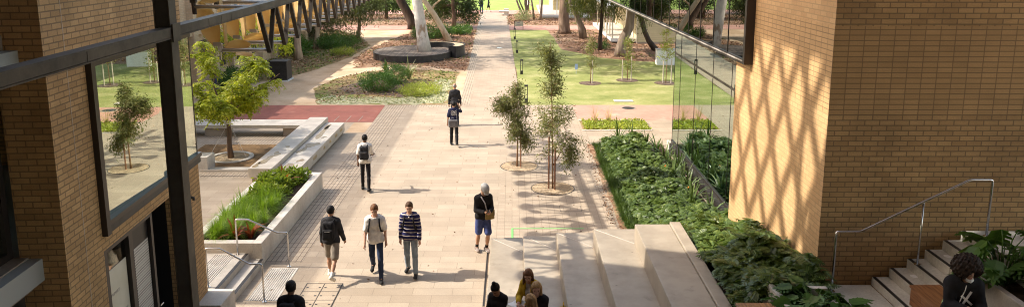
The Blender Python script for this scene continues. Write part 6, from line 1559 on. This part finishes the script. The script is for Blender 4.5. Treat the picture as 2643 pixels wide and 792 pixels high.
# foreground
pt, J, K = person('person in a dark hoodie seen from behind at the bottom edge', (-3.95, 12.55, 0), -6, 1.76, 'dark', ((10, 4), (-8, 14)), arms=((-4, 14, 10), (6, 16, 10)), head=(10, 4), top='black', top_len=1.95, loose=.04, bottom='black', shoes='shoe_black', hair=('short', 'black'), detail=False)
backpack('black backpack on the person in the dark hoodie at the bottom edge', pt, J, K)
SIT = ((82, 84), (84, 88))
pt, J, K = person('seated person in black with a hair bun on the lowest concrete terrace', (-.22, 13.95, 0), 150, 1.66, 'mid', SIT, arms=((24, 52, 4), (24, 52, 4)), inward=(30, 30), lean=14, head=(38, 0), pelvis=.42, top='black', top_len=1.9, loose=.024, bottom='black', hair=('bun', 'black'), female=True)
pt, J, K = person('seated person in a mustard cardigan writing on papers', (.42, 13.62, 0), 128, 1.68, 'light', SIT, arms=((30, 48, 4), (30, 55, 6)), inward=(25, 30), lean=16, head=(16, 22), pelvis=.84, top='lightgrey', top_len=1.2, loose=.016, bottom='black', hair=('long', 'auburn'), female=True, jacket=('mustard', -.08, 1.7), twist=20)
pp = worn('paper_stack', 'loose white papers on the lap of the person in the mustard cardigan', 'papers', pt)
c = J['pel'] + vv(.0, .40, .10)
for k in range(5): MB().box(c[0] - .11, c[0] + .11, c[1] - .15, c[1] + .15, c[2] + k * .004, c[2] + k * .004 + .003, rz=R(k * 7 - 12)).build('sheet', M['paper'], pp)
pt, J, K = person('seated person in black with long blonde hair on the second terrace', (.50, 13.0, 0), 140, 1.68, 'light', SIT, arms=((22, 50, 4), (22, 50, 4)), inward=(20, 20), lean=12, head=(10, 20), pelvis=.84, top='black', top_len=1.9, loose=.024, bottom='black', hair=('long', 'blonde'), female=True, twist=20)
pp = worn('paper_stack', 'white papers on the lap of the blonde person in black', 'papers', pt)
c = J['pel'] + vv(.0, .38, .10)
for k in range(3): MB().box(c[0] - .11, c[0] + .11, c[1] - .15, c[1] + .15, c[2] + k * .004, c[2] + k * .004 + .003, rz=R(k * 9 - 8)).build('sheet', M['paper'], pp)
pt, J, K = person('seated person with straight light brown hair seen from above at the bottom edge', (.42, 12.25, 0), 40, 1.66, 'light', SIT, arms=((20, 50, 4), (20, 50, 4)), lean=10, head=(16, 0), pelvis=.84, top='lightgrey', top_len=1.9, bottom='black', hair=('long', 'blonde'), female=True, detail=False)
t = thing('handbag', 'mustard yellow handbag beside the blonde seated person', 'bag', (.95, 12.95, .84))
c = vv(0, 0, .14); V, F = nets(rbox(c, (.10, .16, .13), .06), c - .3, c + .3, .014); mesh_obj('bag_body', V, F, CL['mustard'], t, smooth=True, uv=False); MB().tube([(0, -.1, .25), (0, -.06, .38), (0, .06, .38), (0, .1, .25)], .01, 6).build('strap', CL['mustard'], t, uv=False)
# curly haired phone user on the timber bench
pt, J, K = person('seated person with dark curly hair and a black hoodie looking at a phone', (6.27, 9.88, 0), 168, 1.72, 'mid', SIT, arms=((26, 62, 6), (24, 74, 6)), inward=(22, 30), lean=12, head=(5, 18), pelvis=2.56, top='black', top_len=1.95, loose=.05, bottom='black', hair=('curly', 'dark'))
phone('phone with a lit edge held by the curly haired person', pt, (J['wri1'] + J['fd1'] * .14) + vv(-.02, .02, .03))
c = J['chest'] + K['fw'] * .178
q = MB().bar(c + vv(-.07, 0, -.09), c + vv(.07, .0, .03), .028, .008).bar(c + vv(.05, 0.004, -.10), c + vv(-.045, .004, .10), .028, .008); q.build('chest_print', CL['white'], pt, uv=False)
MB().tube([J['neck'] + K['fw'] * .09, c + vv(.03, 0, .12), c + vv(.10, .02, -.08), c + vv(.12, .02, -.2)], .006, 5).build('drawstring', CL['white'], pt, uv=False)
HRm = K['HR']; MB().tube([J['head'] + HRm @ vv(-.062, .03, -.06), J['head'] + HRm @ vv(-.035, .085, -.098), J['head'] + HRm @ vv(.0, .10, -.105), J['head'] + HRm @ vv(.035, .085, -.098), J['head'] + HRm @ vv(.062, .03, -.06)], [.006, .02, .024, .02, .006], 8).build('face_mask', CL['white'], pt, uv=False)
t = thing('snack_packet', 'crumpled green and white snack packet on the timber bench', 'packet', (6.2, 9.95, 2.56))
MB().add([(-.06, -.09, 0), (.06, -.09, 0), (.06, .09, 0), (-.06, .09, 0), (-.02, -.10, .24), (.03, -.09, .26), (.02, .10, .25), (-.03, .09, .23), (-.07, -.1, .12), (.075, -.1, .13), (.07, .1, .12), (-.075, .1, .12)],
         [(0, 1, 9, 8), (1, 2, 10, 9), (2, 3, 11, 10), (3, 0, 8, 11), (8, 9, 5, 4), (9, 10, 6, 5), (10, 11, 7, 6), (11, 8, 4, 7), (4, 5, 6, 7)]).build('packet', noisy('packet_foil', (.62, .66, .42), (.28, .42, .10), 14, .35, .3, .01), t, smooth=False)
# far figures
pt, J, K = person('distant person in jeans half hidden by the dense tree at the end of the path', (-3.75, 93.0, 0), 10, 1.75, 'mid', ((10, 4), (-8, 12)), top='navy', bottom='jeans_dark', shoes='shoe_brown', hair=('short', 'dark'), detail=False, res=.02)
pt, J, K = person('distant person in dark shorts walking along the far red path', (-2.95, 94.9, 0), -90, 1.75, 'mid', ((16, 4), (-14, 20)), top='black', top_len=.95, bottom='black', bot_len=.85, bloose=.03, shoes='shoe_white', hair=('short', 'dark'), detail=False, res=.02)
pt, J, K = person('distant person in a white top and brown trousers by the thin grey trunks', (2.0, 93.2, 0), -70, 1.75, 'mid', ((14, 4), (-12, 18)), top='white', bottom='olive', bloose=.03, shoes='shoe_brown', hair=('short', 'dark'), detail=False, res=.02)
pt, J, K = person('person in dark clothes with white shoes mostly hidden behind the robinia tree', (-14.5, 36.3, 0), 100, 1.72, 'mid', ((6, 4), (-6, 10)), top='navy', bottom='shorts', bot_len=.85, bloose=.03, shoes='shoe_white', hair=('short', 'dark'), detail=False)
# ================================================================ LIGHT, SKY, CAMERA
W = bpy.data.worlds.new('World'); scene.world = W; W.use_nodes = True
wn = W.node_tree.nodes; wl = W.node_tree.links; wn.clear()
SUN_EL, SUN_AZ = 42.0, 271.0      # azimuth clockwise from +Y
sky = wn.new('ShaderNodeTexSky'); sky.sky_type = 'NISHITA'; sky.sun_disc = False
sky.sun_elevation = R(SUN_EL); sky.sun_rotation = R(SUN_AZ); sky.air_density = 1.0; sky.dust_density = 1.4; sky.ozone_density = 1.0
bg = wn.new('ShaderNodeBackground'); bg.inputs['Strength'].default_value = .15
wo = wn.new('ShaderNodeOutputWorld'); warm = mix(wn, wl, 1.0, sky.outputs[0], (1.2, 1.0, .80), 'MULTIPLY'); wl.new(warm, bg.inputs['Color']); wl.new(bg.outputs[0], wo.inputs['Surface'])
L = bpy.data.lights.new('sun', 'SUN'); L.energy = 2.15; L.angle = R(.5); L.color = (1.0, .945, .86)
so = bpy.data.objects.new('sun', L); COL.objects.link(so); so.location = (-20, 0, 30)
toward = Vector((math.sin(R(SUN_AZ)) * math.cos(R(SUN_EL)), math.cos(R(SUN_AZ)) * math.cos(R(SUN_EL)), math.sin(R(SUN_EL))))
so.rotation_euler = (-toward).to_track_quat('-Z', 'Y').to_euler()
cd = bpy.data.cameras.new('camera'); cam = bpy.data.objects.new('camera', cd); COL.objects.link(cam)
cam.location = (0, 0, 7.6); cam.rotation_euler = (R(90 - 10.437), 0, 0)
cd.sensor_width = 36; cd.lens = 26.55; cd.shift_y = -.0624; cd.clip_start = .1; cd.clip_end = 2000
scene.camera = cam
scene.view_settings.view_transform = 'Standard'; scene.view_settings.look = 'None'
scene.view_settings.exposure = 1.92; scene.view_settings.gamma = 1.0; scene.view_settings.use_curve_mapping = False
scene.cycles.max_bounces = 8; scene.cycles.transparent_max_bounces = 12; scene.cycles.diffuse_bounces = 4; scene.cycles.glossy_bounces = 4
scene.cycles.caustics_reflective = False; scene.cycles.caustics_refractive = False
scene.cycles.sample_clamp_indirect = 6
scene.cycles.use_denoising = True
scene.cycles.filter_width = 1.05
